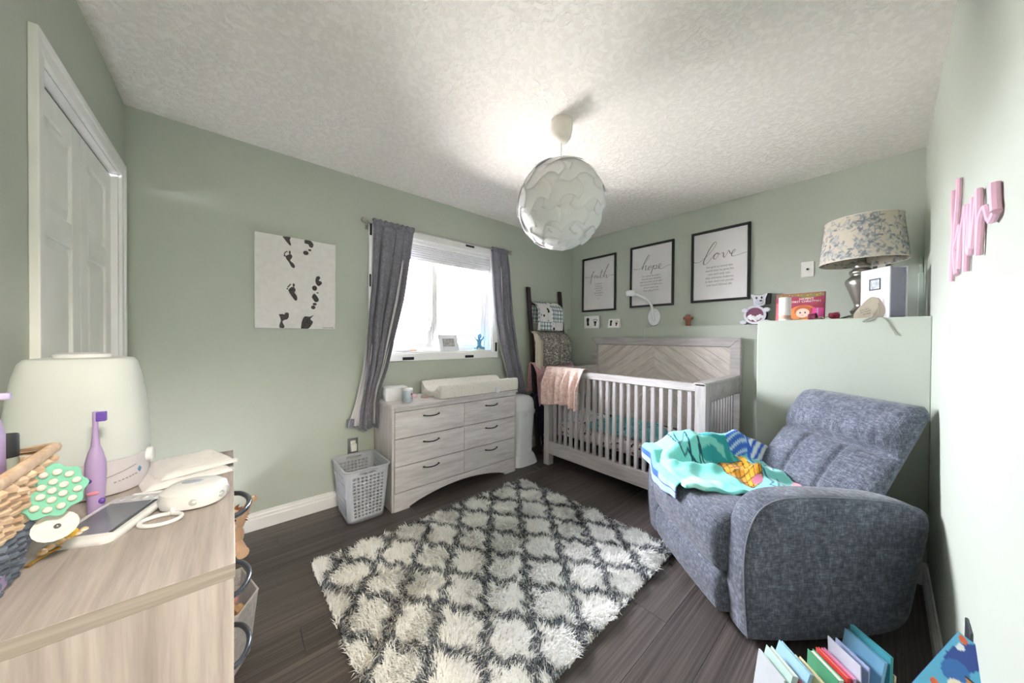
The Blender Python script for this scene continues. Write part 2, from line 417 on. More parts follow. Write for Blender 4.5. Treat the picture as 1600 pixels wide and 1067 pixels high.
# pleated blind
bl = thing('cellular_blind', 'white pleated cellular blind drawn up at the top of the window', 'blind', ((WX0+WX1)/2, .05, 1.90))
PLEAT = plain('blind_cloth', '#e4e5ea', .8, scale=8, bump=.1, bscale=500)
obj('head_rail', MB().box(WX0+.014, WX1-.014, .02, .075, 2.03, 2.053), VINYL, bl, world=True, bevel=.004)
z = 2.03
for i in range(6):
    a, b, mm = z, z-.019, z-.0095
    obj('pleat', MB().prism([(.03, a), (.022, mm), (.03, b), (.066, b), (.074, mm), (.066, a)], WX0+.016, WX1-.016, 'x'), PLEAT, bl, world=True, smooth=0); z -= .019
obj('bottom_rail', MB().box(WX0+.015, WX1-.015, .026, .07, z-.016, z), VINYL, bl, world=True, bevel=.004)
# ------------------------------------------------------------------ shag rug
def rug():
    root = thing('shag_rug', 'white shag rug with dark grey trellis pattern on the dark floor', 'rug', (-2.135, -1.235, 0), R(1.6))
    W2, D_ = .795, .63
    obj('backing', MB().box(-W2+.012, W2-.012, -D_+.012, D_-.012, 0, .012), plain('rug_backing', '#cfcac0', .95, bump=.4, bscale=300), root)
    N = 74000
    x = rng.uniform(-W2, W2, N); y = rng.uniform(-D_, D_, N)
    # ragged outer edge
    ph = math.radians(1.6); wx = x*math.cos(ph) - y*math.sin(ph) - 2.135; wy = x*math.sin(ph) + y*math.cos(ph) - 1.235
    a, b = .1285, .1585
    X = (wx + 2.424) / a; Y = (wy + 1.646) / b
    # nearest centre of the centred lattice (cells at integer pairs of even sum)
    s, d = (X+Y)/2, (X-Y)/2
    s -= np.round(s); d -= np.round(d); lx = np.abs(s+d); ly = np.abs(s-d)
    m1 = lx + ly; tt = lx-ly
    thr = .745 + .125*np.sin(2*PI*tt)
    edge = thr + rng.normal(0, .035, N)
    white = (m1 < edge) & (lx < .80) & (ly < .80)
    L = np.where(white, rng.uniform(.030, .046, N), rng.uniform(.022, .036, N))
    # lean direction: smooth field plus randomness
    ang = 2.2*np.sin(9*wx+2.1*np.sin(7*wy)) + 1.7*np.cos(8*wy+1.3*np.sin(10*wx)) + rng.normal(0, .8, N)
    lean = rng.uniform(.35, .95, N)
    dx, dy = np.cos(ang)*lean, np.sin(ang)*lean
    w = rng.uniform(.0014, .0026, N)
    # ribbon faces roughly across the lean direction
    wa = ang + PI/2 + rng.normal(0, .5, N); cx, cy = np.cos(wa)*w, np.sin(wa)*w
    z0 = np.full(N, .010); hz = np.sqrt(1 - np.minimum(lean, .95)**2)
    V = np.zeros((N, 5, 3))
    V[:, 0] = np.stack([x-cx, y-cy, z0], 1); V[:, 1] = np.stack([x+cx, y+cy, z0], 1)
    mx_, my_, mz = x+dx*L*.35, y+dy*L*.35, z0+L*(.35+.35*hz)*.8
    V[:, 2] = np.stack([mx_+cx, my_+cy, mz], 1); V[:, 3] = np.stack([mx_-cx, my_-cy, mz], 1)
    V[:, 4] = np.stack([x+dx*L, y+dy*L, z0+L*(.35+.65*hz)*.85], 1)
    idx = np.arange(N)*5
    me = bpy.data.meshes.new('pile'); me.vertices.add(N*5); me.vertices.foreach_set('co', V.astype('f').ravel())
    lv = np.stack([idx, idx+1, idx+2, idx+3, idx+3, idx+2, idx+4], 1).astype('i').ravel()
    me.loops.add(N*7); me.loops.foreach_set('vertex_index', lv); me.polygons.add(N*2)
    st = np.stack([np.arange(N)*7, np.arange(N)*7+4], 1).astype('i').ravel()
    me.polygons.foreach_set('loop_start', st); me.update(calc_edges=True); me.validate()
    c = np.zeros((N, 3)); k = rng.uniform(0, 1, N)[:, None]
    wl, wd_ = np.array(lin('#ffffff')[:3]), np.array(lin('#f6f6f4')[:3])
    gl, gd = np.array(lin('#aab1bb')[:3]), np.array(lin('#3d444f')[:3])
    c = np.where(white[:, None], wl*(1-k)+wd_*k, np.where(k > .80, wd_*.9, gd*(1-(k/.8)**1.7)+gl*(k/.8)**1.7))
    o = bpy.data.objects.new('pile', me); link(o, root); o['kind'] = 'stuff'
    set_cols(o, np.repeat(c, 5, 0)); me.materials.append(attr_mat('rug_pile', .9, spec=.1, transl=.25))
rug()

# ------------------------------------------------------------------ six-drawer dresser under the window
DW = wood('whitewashed_oak', '#c6c0c2', '#d5d0d2', '#dfdcdd', (1.6, 24, 14), .5, .04, .12, 4)
DWV = wood('whitewashed_oak_upright', '#bab3b1', '#cac4c2', '#d5d0ce', (24, 24, 1.4), .5, .0, .12, 4)
DARKM = plain('dark_bronze_metal', '#2c2b2c', .38, .7)
def bow(c0, c1, out, r, n=14, drop=0):
    a, b, o_ = Vector(c0), Vector(c1), Vector(out); P = []
    for i in range(n+1):
        s = i/n; P.append(a.lerp(b, s) + o_*(math.sin(PI*s)**.55) + Vector((0, 0, -drop*math.sin(PI*s))))
    return P
def dresser():
    x0, x1, yf, yb, zt = -2.42, -1.262, -.378, -.022, .755
    rt_ = thing('dresser', 'whitewashed wooden six drawer dresser standing below the window', 'dresser', ((x0+x1)/2, (yf+yb)/2, 0))
    k = dict(parent=rt_, world=True)
    obj('top', MB().box(x0-.008, x1+.008, yf-.012, yb, zt-.02, zt), DW, bevel=.004, **k)
    for a in (x0, x1-.018): obj('side_panel', MB().box(a, a+.018, yf+.004, yb, 0, zt-.02), DWV, bevel=.0015, **k)
    obj('back_panel', MB().box(x0+.018, x1-.018, yb-.008, yb, .05, zt-.02), DW, **k)
    obj('top_rail', MB().box(x0+.018, x1-.018, yf, yf+.018, .708, zt-.02), DW, bevel=.001, **k)
    # arched apron
    pl = [(x0+.018, .0), (x0+.13, 0)]
    for i in range(15):
        s = i/14; pl.append((x0+.13 + s*(x1-x0-.26), .012 + .072*math.sin(PI*s)**.8))
    pl += [(x1-.13, 0), (x1-.018, 0), (x1-.018, .127), (x0+.018, .127)]
    obj('apron', MB().prism(pl, yf, yf+.018, 'y'), DW, smooth=0, **k)
    obj('divider', MB().box(-1.836, -1.822, yf+.02, yb-.01, .13, .7), DW, **k)
    rows = ((.132, .312), (.3175, .5095), (.515, .703)); cols = ((x0+.02, -1.8305), (-1.8275, x1-.02))
    hz_ = (.270, .460, .654); hx = (-2.122, -1.552)
    for ci, (a, b) in enumerate(cols):
        for ri, (z0, z1) in enumerate(rows):
            d = obj('drawer', MB().box(a, b, yf, yf+.018, z0, z1).box(a+.02, b-.02, yf+.018, yb-.03, z0+.01, z1-.03), DW, bevel=.0012, **k)
            h = MB().tube(bow((hx[ci]-.062, yf, hz_[ri]), (hx[ci]+.062, yf, hz_[ri]), (0, -.026, 0), .005, drop=.004), [.0068]+[.0046]*13+[.0068], 8)
            for e in (-.062, .062): h.lathe([(.008, 0), (.008, .003), (.005, .006)], 10, (hx[ci]+e, yf-.003, hz_[ri]-.003))
            h.shift((-rt_.location.x, -rt_.location.y, 0)); obj('handle', h, DARKM, d, label='dark bow handle')
dresser()

# ------------------------------------------------------------------ near chest of drawers
CT = wood('pale_ash_top', '#9f9590', '#b2a9a5', '#c1b9b5', (26, 1.5, 20), .5, 0, .15, 4)
CS = wood('pale_ash_side', '#958b89', '#a9a09e', '#b8b0ae', (22, 22, 1.3), .5, 0, .15, 4)
CHR = plain('grey_steel', '#7d838d', .22, .9)
TZ = .84
def chest():
    x0, x1, y0, y1 = -LA+.022, -3.263, -1.892, -1.155
    rt_ = thing('chest_of_drawers', 'pale wooden chest of drawers in the left foreground beside the doorway', 'chest of drawers', ((x0+x1)/2, (y0+y1)/2, 0))
    k = dict(parent=rt_, world=True)
    obj('top', MB().box(x0, x1, y0, y1, TZ-.025, TZ), CT, bevel=.0015, **k)
    for a in (y0-.0009, y1): obj('edge_band', MB().box(x0, x1, a, a+.0009, TZ-.0245, TZ-.0005), wood('pale_ash_edge', '#877e79', '#988f8a', '#a79f9a', (1.6, 24, 40), .5, 0, .1, 4), **k)
    for a in (y0, y1-.018): obj('side_panel', MB().box(x0, x1-.002, a+.001, a+.017, 0, TZ-.0255), CS, bevel=.001, **k)
    obj('back_panel', MB().box(x0, x0+.008, y0+.018, y1-.018, .05, TZ-.026), CS, **k)
    obj('plinth', MB().box(x1-.04, x1-.022, y0+.018, y1-.018, 0, .07), CS, **k)
    zc = (.797, .605, .43, .22)
    edges = (.075, .31, .5, .69, TZ-.03)
    for i in range(4):
        z0, z1 = edges[3-i]+.002, edges[4-i]-.002
        d = obj('drawer', MB().box(x1-.02, x1-.002, y0+.02, y1-.02, z0, z1).box(x0+.02, x1-.02, y0+.03, y1-.03, z0+.01, z1-.03), CS, bevel=.001, **k)
        zz = zc[i] if i < 3 else .2
        h = MB().tube(bow((x1-.002, -1.60, zz), (x1-.002, -1.445, zz), (.033, 0, 0), .006, drop=.0), .0062, 10)
        h.shift((-rt_.location.x, -rt_.location.y, 0)); obj('handle', h, CHR, d, label='grey steel bow handle')
chest()

# ------------------------------------------------------------------ crib
CW = wood('weathered_grey_wood', '#a8a2a2', '#b7b2b2', '#c3bfbf', (14, 1.4, 14), .5, .02, .15, 4)
CWV = wood('weathered_grey_wood_upright', '#a9a4a5', '#b8b4b5', '#c4c1c2', (14, 14, 1.2), .5, .03, .15, 4)
HBD = wood('distressed_oak', '#cbc0b9', '#dad1cb', '#e2dbd6', (2.2, 14, 14), .6, .03, .4, 3)
def crib():
    xf, xb, ya, yb = -.933, -.075, -.42, -1.862      # front, back plane; left and right ends
    rt_ = thing('crib', 'weathered grey wooden crib with tall headboard and slatted sides', 'crib', ((xf+xb)/2, (ya+yb)/2, 0))
    k = dict(parent=rt_, world=True)
    P = .066
    for y_ in (ya, yb+P):
        obj('post', MB().box(xf, xf+.07, y_-P, y_, 0, .94), CWV, bevel=.003, **k)
    obj('top_rail', MB().box(xf+.004, xf+.05, yb+P, ya-P, .885, .938), CW, bevel=.003, **k)
    obj('bottom_rail', MB().box(xf+.006, xf+.046, yb+P, ya-P, .112, .235), CW, bevel=.003, **k)
    sm = mesh('slat', MB().box(-.012, .012, -.0125, .0125, .235, .886), CWV, 0)
    y_ = -.545
    while y_ > yb+P+.03:
        o = bpy.data.objects.new('slat', sm); link(o, rt_); o.location = (xf+.026-rt_.location.x, y_-rt_.location.y, 0); y_ -= .0637
    # two ends
    sm2 = mesh('slat', MB().box(-.0125, .0125, -.011, .011, .2, .80), CWV, 0)
    for ye in (ya-.04, yb+.04):
        obj('end_rail', MB().box(xf+.07, xb-.05, ye-.02, ye+.02, .80, .936), CW, bevel=.003, **k)
        obj('end_cap', MB().box(xf+.0, xb-.045, ye-.034, ye+.034, .925, .946), CW, bevel=.003, **k)
        obj('end_rail', MB().box(xf+.07, xb-.05, ye-.018, ye+.018, .112, .205), CW, bevel=.003, **k)
        for i in range(10):
            o = bpy.data.objects.new('slat', sm2); link(o, rt_); o.location = (xf+.125+i*.062-rt_.location.x, ye-rt_.location.y, 0)
    # headboard: frame with mitred boards, chevron planks inside
    z0, z1, fw_ = .12, 1.25, .075
    a, b = ya+.02, yb+.012
    for pl in ([(a, 0), (a, z1), (a-fw_, z1-fw_), (a-fw_, 0)], [(b, 0), (b, z1), (b+fw_, z1-fw_), (b+fw_, 0)], [(a, z1), (b, z1), (b+fw_, z1-fw_), (a-fw_, z1-fw_)]):
        obj('headboard_frame', MB().prism(pl, xb-.055, xb, 'x'), CW, bevel=.004, **k)
    obj('headboard_field', MB().box(xb-.022, xb-.004, b+fw_, a-fw_, z0, z1-fw_), plain('dark_gap', '#6e635c', .9), smooth=0, **k)  # dark board seen between the planks
    # chevron boards clipped to the field
    lo_, hi_, zb, zt_ = b+fw_+.002, a-fw_-.002, .40, z1-fw_-.002
    mid = (lo_+hi_)/2; bw = .105; tn = .72
    def clip(poly, fn):
        out = []
        for i in range(len(poly)):
            p, q = poly[i], poly[(i+1) % len(poly)]; fp, fq = fn(p), fn(q)
            if fp >= 0: out.append(p)
            if fp*fq < 0:
                s = fp/(fp-fq); out.append((p[0]+(q[0]-p[0])*s, p[1]+(q[1]-p[1])*s))
        return out
    for side in (-1, 1):
        c0 = -.3
        while c0 < 1.6:
            # board between z = c + tn*|y-mid| lines
            ye = lo_ if side < 0 else hi_; g_ = .0012
            pl = [(mid, c0+g_), (ye, c0+g_-tn*abs(ye-mid)), (ye, c0+bw-g_-tn*abs(ye-mid)), (mid, c0+bw-g_)]
            pl = clip(pl, lambda p: p[1]-zb); pl = clip(pl, lambda p: zt_-p[1]) if len(pl) > 2 else pl
            if len(pl) > 2:
                M_ = MB().prism(pl, xb-.0305-random.uniform(0, .002), xb-.022, 'x')
                # the board's own x axis runs along the board, so the grain follows it
                ex = Vector((0, side, -tn)).normalized(); ez = Vector((-1, 0, 0)); ey = ez.cross(ex)
                Q = Matrix((ex, ey, ez)).transposed(); ce = Vector((xb-.026, mid, c0+bw/2))
                M_.v = [tuple(Q.transposed() @ (Vector(p)-ce)) for p in M_.v]
                o = obj('headboard_plank', M_, HBD, rt_, smooth=0)
                o.matrix_basis = Matrix.Translation(ce - Vector(rt_.location)) @ Q.to_4x4()
            c0 += bw
    obj('mattress_support', MB().box(xf+.06, xb-.06, yb+.07, ya-.07, .25, .27), plain('black_support', '#17171a', .8), **k)
crib()

COW = spots('cow_print_cloth', '#e7dedb', '#3d2a2c', '#6b4348', 23, .30)
def mattress():
    mt = thing('crib_mattress', 'crib mattress in white sheet with dark brown cow spots', 'mattress', (-.5, -1.14, .272))
    def f(u, v):
        # rounded slab, cross-section in x/z swept along y with soft bulges
        a = 2*PI*v; e = .42
        cx = math.copysign(abs(math.cos(a))**e, math.cos(a)); sz = math.copysign(abs(math.sin(a))**e, math.sin(a))
        s = min(1, (1-abs(2*u-1))*14)**.4
        return (cx*.335*(.93+.07*s), (.5-u)*1.27, .075 + sz*.075*(.9+.1*s) + .006*math.sin(u*21+cx*2)*(1 if sz > 0 else 0))
    m_ = MB().grid(f, 40, 40, cv=True); n = 40
    m_.f.append(tuple(range(n-1, -1, -1))); m_.f.append(tuple(39*n+i for i in range(n)))
    obj('sheet', m_, COW, mt)
    return mt
mattress()

def drape(name, label, cat, loc, fn, nu, nv, mat, thick=.004, group=None, rot=(0, 0, 0), part='cloth', world=False):
    o = thing(name, label, cat, loc, rot, group)
    obj(part, MB().grid(fn, nu, nv), mat, o, solid=thick, smooth=80, fix=False, world=world); return o

# crumpled teal blanket lying on the mattress
def crump(seed, A=.03, n=9):
    rr = random.Random(seed); W_ = [(rr.uniform(4, 16), rr.uniform(4, 16), rr.uniform(0, 6.28), rr.uniform(.3, 1)) for _ in range(n)]
    def h(u, v): return A*sum(w[3]*math.sin(w[0]*u*1.6+w[1]*v*1.3+w[2]) for w in W_)/n*2.2
    return h
hh = crump(3, .045)
def teal(u, v):
    e = min(u, 1-u, v, 1-v)*6; k = min(1, max(0, e))**.7
    return ((u-.5)*.40 + .03*math.sin(v*7), (v-.5)*.62 + .03*math.sin(u*8), .004 + k*(.055 + abs(hh(u, v))*1.1))
TEAL = spots('teal_floral_cloth', '#6fb0b4', '#d7dfe0', '#3f6f86', 26, .28)
drape('crib_blanket', 'crumpled teal printed blanket lying on the crib mattress', 'blanket', (-.62, -1.13, .424), teal, 36, 44, TEAL)
def plaidw(u, v): 
    e = min(u, 1-u, v, 1-v)*6; k = min(1, max(0, e))**.7
    return ((u-.5)*.30, (v-.5)*.36 + .02*math.sin(u*9), .003 + k*(.06+abs(hh(v+.4, u))*.9))
drape('white_crib_cloth', 'rumpled pale muslin cloth with dark specks at the ladder end of the crib', 'cloth', (-.60, -.69, .424), plaidw, 26, 28, spots('speck_muslin', '#dcdadf', '#4a4450', None, 34, .22))

# pink muslin blanket hung over the front rail
PINKM = fabric('blush_muslin', '#b08980', '#dfc4bc', '#f0e2dc', 260, 14, .95, .4, .2)
def pinkrail(u, v):
    # u along the rail (0..1), v from the back hem over the rail to the front hem
    yy = -.462 - u*.435; s = v*1.0
    fold = math.sin(u*2*PI*5.2+.7) + .4*math.sin(u*2*PI*8.3+2)
    Lf = .335 + .014*math.sin(u*7+1)
    Lb = .22
    tot = Lf+Lb+.06; d = v*tot
    if d < Lb: # inside the crib, rising
        q = 1-d/Lb; return (-.868+.012*fold*q*.9 + .01, yy+.02*(q)*math.sin(u*8), .955-(Lb-d))
    if d < Lb+.06:
        a = (d-Lb)/.06*PI; return (-.9065+.0385*math.cos(a)+.0, yy, .953+.012*math.sin(a)+.002*fold)
    q = (d-Lb-.06)/Lf; amp = .062*min(1, q*2.2)
    return (-.945-.016*min(1, q*3)-amp*.6*(1+fold*.8), yy+(.5-u)*(-.03)*q + .006*fold*q, .955-(d-Lb-.06))
drape('muslin_blanket', 'blush pink muslin blanket hung over the front rail of the crib', 'blanket', (-.92, -.68, .62), pinkrail, 90, 46, PINKM, .003, world=True)
# ------------------------------------------------------------------ recliner in the corner
UPH = fabric('slate_tweed', '#3c404a', '#5b606d', '#8a8f9d', 360, 7, .92, .5, .2)
def recliner():
    rt_ = thing('recliner', 'slate grey tweed recliner armchair set diagonally in the corner', 'armchair', (-1.446, -1.9335, 0), R(49.73))
    # local x: toward the crib-side arm, y: the way the chair faces, z up
    # arms: side outline (y,z) swept across the width with rounded edges
    out = [(-.012, .045), (.002, .2), (.006, .36), (-.012, .475), (-.055, .56), (-.13, .602), (-.24, .613), (-.36, .612), (-.50, .603), (-.63, .586), (-.71, .560), (-.737, .515), (-.728, .44),
           (-.705, .33), (-.68, .2), (-.658, .125), (-.60, .075), (-.48, .052), (-.33, .04), (-.15, .036)]
    ctr = (-.36, .32)
    def arm(sgn, dx=0., fy=0.):
        P = catmull(out + [out[0]], 3)[:-1]; n = len(P)
        # rings from inner face to outer face: (x, shrink)
        R_ = [(.315, .90), (.322, .955), (.338, .985), (.365, .998), (.39, 1.0), (.418, .998), (.438, .986), (.449, .96), (.4525, .90), (.4535, .6), (.4535, .2)]
        m_ = MB(); vs_ = []
        for (x, s) in R_:
            for p in P:
                # shrink by an absolute inset toward the centre
                d = Vector((p.x-ctr[0], p.y-ctr[1])); L = d.length; ins = (1-s)*.30 if s > .8 else (1-s)*L
                q = d*(max(L-ins, .001)/L); vs_.append((sgn*x+dx, ctr[0]+q.x+fy*max(0, q.x+.1)/.45, ctr[1]+q.y))
        fs = []
        for i in range(len(R_)-1):
            for k in range(n): fs.append((i*n+k, i*n+(k+1) % n, (i+1)*n+(k+1) % n, (i+1)*n+k))
        fs.append(tuple(range(n))); fs.append(tuple((len(R_)-1)*n+k for k in range(n)))
        a = obj('arm', m_.add(vs_, fs), UPH, rt_, smooth=60)
        # welt seam along the outer edge
        P2 = []
        for p in P:
            d = Vector((p.x-ctr[0], p.y-ctr[1])); q = d*((d.length-.0028)/d.length); P2.append((sgn*.4395+dx, ctr[0]+q.x+fy*max(0, q.x+.1)/.45, ctr[1]+q.y))
        k = len(P2)
        obj('seam', MB().tube(P2[: int(k*.72)], .0022, 6), plain('seam_thread', '#8b8f9a', .9), a)
    arm(-1); arm(1, -.073, .03)
    # seat cushion: profile (y,z) with crowned front
    def cushion(name, prof, x0, x1, nx, crown=.012, round_=.03, sub=0, chan=None):
        n = len(prof); P = catmull(list(prof)+[prof[0]], 4)[:-1]; n = len(P)
        cy = sum(p.x for p in P)/n; cz = sum(p.y for p in P)/n
        vs_, fs = [], []
        for i in range(nx):
            s = i/(nx-1); x = x0+(x1-x0)*s; e = min(s, 1-s)*(x1-x0)/round_
            k = 1 if e >= 1 else math.sqrt(max(0, 1-(1-e)**2)); ins = (1-k)*round_
            for p in P:
                d = Vector((p.x-cy, p.y-cz)); L = d.length; q = d*((L-ins)/L)
                bulge = crown*math.sin(PI*s)
                if chan: bulge += chan(s, q.x+cy, q.y+cz)
                q = q*(1+bulge/max(L, .05)); vs_.append((x, cy+q.x, cz+q.y))
        for i in range(nx-1):
            for k in range(n): fs.append((i*n+k, i*n+(k+1) % n, (i+1)*n+(k+1) % n, (i+1)*n+k))
        fs.append(tuple(range(n))); fs.append(tuple((nx-1)*n+k for k in range(n)))
        return obj(name, MB().add(vs_, fs), UPH, rt_, smooth=70)
    seat = [(.045, .28), (.055, .36), (.045, .43), (.0, .472), (-.12, .49), (-.3, .478), (-.5, .455), (-.62, .44), (-.62, .3), (-.4, .24), (-.1, .225), (.02, .235)]
    c = cushion('seat_cushion', seat, -.345, .275, 26, .012, .035)
    obj('seam', MB().tube([(x_, .043, .433) for x_ in np.linspace(-.31, .24, 12)], .002, 6), MATS['seam_thread'], c)
    foot = [(.03, .07), (.04, .14), (.03, .205), (0, .222), (-.12, .22), (-.3, .2), (-.3, .06), (-.1, .05), (.01, .05)]
    def fch(s, y_, z_): return -.006*math.exp(-((s-.5)/.012)**2) if y_ > 0 else 0
    cushion('footrest_panel', foot, -.335, .265, 40, .008, .03, chan=fch)
    # back rest: leaning slab, lower part with vertical channels and a padded head roll
    dirv = Vector((-.335, .56)).normalized(); nrm = Vector((dirv.y, -dirv.x))           # along the back (y,z); outward toward the sitter
    o0 = Vector((-.53, .38))
    def back(u, v):
        # u across (0..1 closed around front/back), v up
        Lr = .66; h_ = v*Lr
        ca = 1-4*u if u < .5 else 4*u-3
        sa = (1 if u < .5 else -1)*math.sqrt(max(0, 1-abs(ca)**5))
        wid = .297 - .012*v
        if v > .93: wid -= .03*((v-.93)/.07)**2
        x = ca*wid
        th = .075
        # front pad shape by height: lumbar + head roll with a crease between
        if u < .5:
            pad = .030*math.sin(PI*min(1, h_/.40)) if h_ < .40 else .052*math.sin(PI*min(1, max(0, (h_-.40)/.26)))**.6
            cr = -.030*math.exp(-((h_-.40)/.016)**2)
            chn = -.016*(math.exp(-((x-.095)/.012)**2)+math.exp(-((x+.095)/.012)**2)) if h_ < .39 else 0
            pk = .006*math.sin(x*95+1.5*math.sin(x*30))*math.exp(-((h_-.45)/.03)**2) + .003*math.sin(x*80+2)*math.exp(-((h_-.61)/.03)**2)
            t_ = sa*(th*.55 + pad + cr + chn + pk)
        else: t_ = sa*th*.7
        end = 1.0
        if v > .9: end = math.sqrt(max(0, 1-((v-.9)/.1)**2))*.92+.08
        p = o0 + dirv*h_ + nrm*t_*end
        return (x-.064, p.x, p.y)
    nu, nv = 150, 60
    m_ = MB().grid(back, nu, nv, cu=True); m_.f.append(tuple(i*nv+nv-1 for i in range(nu))); m_.f.append(tuple(i*nv for i in range(nu)))
    obj('backrest', m_, UPH, rt_, smooth=75)
    obj('base', MB().box(-.31, .31, -.6, -.04, .02, .1), plain('black_base', '#15151a', .8), rt_, bevel=.01)
    obj('glide_foot', MB().lathe([(.04, 0), (.04, .02), (.03, .03)], 16, (-.27, -.1, 0)).lathe([(.04, 0), (.04, .02), (.03, .03)], 16, (.27, -.1, 0)).lathe([(.04, 0), (.04, .02), (.03, .03)], 16, (.27, -.55, 0)).lathe([(.04, 0), (.04, .02), (.03, .03)], 16, (-.27, -.55, 0)), MATS['black_base'], rt_)
    return rt_
recl = recliner()

# ------------------------------------------------------------------ beach towel on the recliner (printed cloth)
def towel():
    rt_ = thing('beach_towel', 'turquoise beach towel with pineapple print crumpled on the recliner seat', 'towel', (-1.446, -1.9335, .45), R(49.73))
    nu, nv = 170, 110
    U, V = np.meshgrid(np.linspace(0, 1, nu), np.linspace(0, 1, nv), indexing='ij')
    # corners in the chair's frame: far-left (on the arm), far-right (at the back), near-right, near-left
    TL, TR, BR, BL = [np.array(p) for p in ((.385, .035, .6), (.24, -.64, .60), (-.315, -.43, .512), (-.12, .062, .505))]
    Pq = ((1-U)*(1-V))[..., None]*TL + (U*(1-V))[..., None]*TR + (U*V)[..., None]*BR + ((1-U)*V)[..., None]*BL
    def sst(a, b, x): t_ = np.clip((x-a)/(b-a), 0, 1); return t_*t_*(3-2*t_)
    # level of what lies below: arm top, then down to the seat
    Xl, Yl = Pq[..., 0], Pq[..., 1]
    under = np.where(Xl > .30, .618, .492) * 1.0
    zarm = np.interp(Yl, [-.6, -.2, -.1, -.03, .0, .03, .06], [.60, .625, .61, .57, .545, .50, .47]); armk = sst(.17, .24, Xl); under = .506 + armk*np.maximum(zarm-.506, 0)
    z = np.maximum(under, Pq[..., 2]*0) + .012
    # folds: one big ridge across, softer wrinkles
    z += .030*np.exp(-((V-.46-.10*np.sin(U*3.2))/.06)**2)*sst(0, .12, U)*(1-sst(.82, 1, U))
    z += .028*np.exp(-((V-.08)/.10)**2)*(1-sst(.75, 1, U))*sst(.05, .3, U)
    z += .040*np.exp(-((U-.74-.05*V)/.07)**2)*(1-V)**.6
    z += .008*np.sin(U*17+V*9)*np.sin(V*13-U*4) + .005*np.sin(U*37+2*np.sin(V*11))
    z += .025*np.exp(-(((U-.97)/.05)**2+((V-.9)/.12)**2))
    ed = np.minimum(np.minimum(U, 1-U), np.minimum(V, 1-V))
    z -= .016*(1-sst(0, .025, ed))
    Pq[..., 2] = z
    # wavy outline
    Pq[..., 1] += .012*np.sin(U*11)*(V > .5)*V; Pq[..., 0] += .012*np.sin(V*12+1)*(U < .5)
    # print, in towel coordinates measured like a drawing 1600 x 853
    gx = np.array([[114, 179, 252, 336, 433], [355, 422, 498, 588, 692], [602, 672, 756, 853, 967], [858, 934, 1026, 1133, 1259], [1122, 1207, 1309, 1428, 1540]], float)
    gy = np.array([[300, 397, 464, 541, 630], [195, 285, 490, 572, 669], [205, 400, 516, 605, 710], [234, 430, 543, 640, 754], [261, 455, 573, 677, 801]], float)
    def lay(g):          # bilinear layout of the drawing over the cloth
        a, b = np.clip(U*4, 0, 3.999), np.clip(V*4, 0, 3.999); i0, j0 = a.astype(int), b.astype(int); fa, fb = a-i0, b-j0
        return g[i0, j0]*(1-fa)*(1-fb)+g[i0+1, j0]*fa*(1-fb)+g[i0, j0+1]*(1-fa)*fb+g[i0+1, j0+1]*fa*fb
    DX_, DY_ = lay(gx), lay(gy)
    C_ = lambda h: np.array(lin(h)[:3])
    col = np.zeros(U.shape+(3,)); col[:] = C_('#7fd8d0')
    col[(DX_ < 330)] = C_('#8fe0d8')
    def ell(cx, cy, rx, ry, a):
        c, s = math.cos(R(a)), math.sin(R(a)); x = (DX_-cx)*c+(DY_-cy)*s; y = -(DX_-cx)*s+(DY_-cy)*c
        return (x/rx)**2+(y/ry)**2, x, y
    def line(pts, w, c):
        for (x0, y0), (x1, y1) in zip(pts[:-1], pts[1:]):
            d = np.array([x1-x0, y1-y0]); L = np.hypot(*d); t_ = np.clip(((DX_-x0)*d[0]+(DY_-y0)*d[1])/L**2, 0, 1)
            col[np.hypot(DX_-x0-t_*d[0], DY_-y0-t_*d[1]) < w] = C_(c)
    # big palm leaf with dark teal fingers
    for cy_, L_, a in ((215, 110, 8), (255, 135, 8), (310, 150, 12), (380, 140, 14), (420, 90, 14)):
        e, _, _ = ell(690, cy_, L_, 21, a); col[e < 1] = C_('#2b9fa6')
    e, _, _ = ell(850, 400, 120, 34, 35); col[e < 1] = C_('#2b9fa6')
    line([(720, 220), (780, 300), (850, 420)], 10, '#4fb9b8')
    # outlined leaf
    line([(270, 230), (420, 340), (440, 300), (560, 400), (530, 300), (600, 420)], 5, '#1d5366')
    line([(340, 240), (380, 300), (430, 240), (470, 320), (500, 400)], 5, '#1d5366')
    # blue fern
    e, x, y = ell(870, 290, 110, 90, 20); k = e < 1; col[k] = C_('#3a6ed0'); col[k & (np.sin(x/9+np.abs(y)/7) > .55)] = C_('#bfe4f2')
    e, x, y = ell(1050, 300, 130, 85, -20); k = (e < 1) & (DX_ > 960); col[k] = C_('#e6f3f8'); col[k & (np.sin(x/13+y/9) > .2)] = C_('#2f62d6')
    line([(960, 330), (970, 420), (1040, 500), (1090, 530)], 14, '#2f6fd8')
    e, x, y = ell(1110, 500, 60, 50, 0); col[(e < 1) & (e > .75)] = C_('#1d5b8c'); col[e < .75] = C_('#cdeef0')
    # pineapple
    e, x, y = ell(888, 528, 218, 78, 24); k = e < 1; col[k] = C_('#f0a72c')
    g1 = np.abs(((x+y*1.5) % 62)-31) < 5; g2 = np.abs(((x-y*1.5) % 62)-31) < 5
    col[k & (g1 | g2)] = C_('#4a3a1e'); col[(e < 1.06) & (e > .94)] = C_('#4a3420')
    e, _, _ = ell(905, 430, 60, 16, 50); col[e < 1] = C_('#f0a72c')
    e, _, _ = ell(1050, 610, 45, 22, 0); col[e < 1] = C_('#c66f8e')
    line([(1090, 570), (1180, 640), (1150, 660), (1230, 700), (1200, 600), (1290, 700)], 6, '#1d6a8c')
    # flamingo pink corner, mint highlights
    e, _, _ = ell(1385, 650, 75, 48, 20); col[e < 1] = C_('#f19aa8')
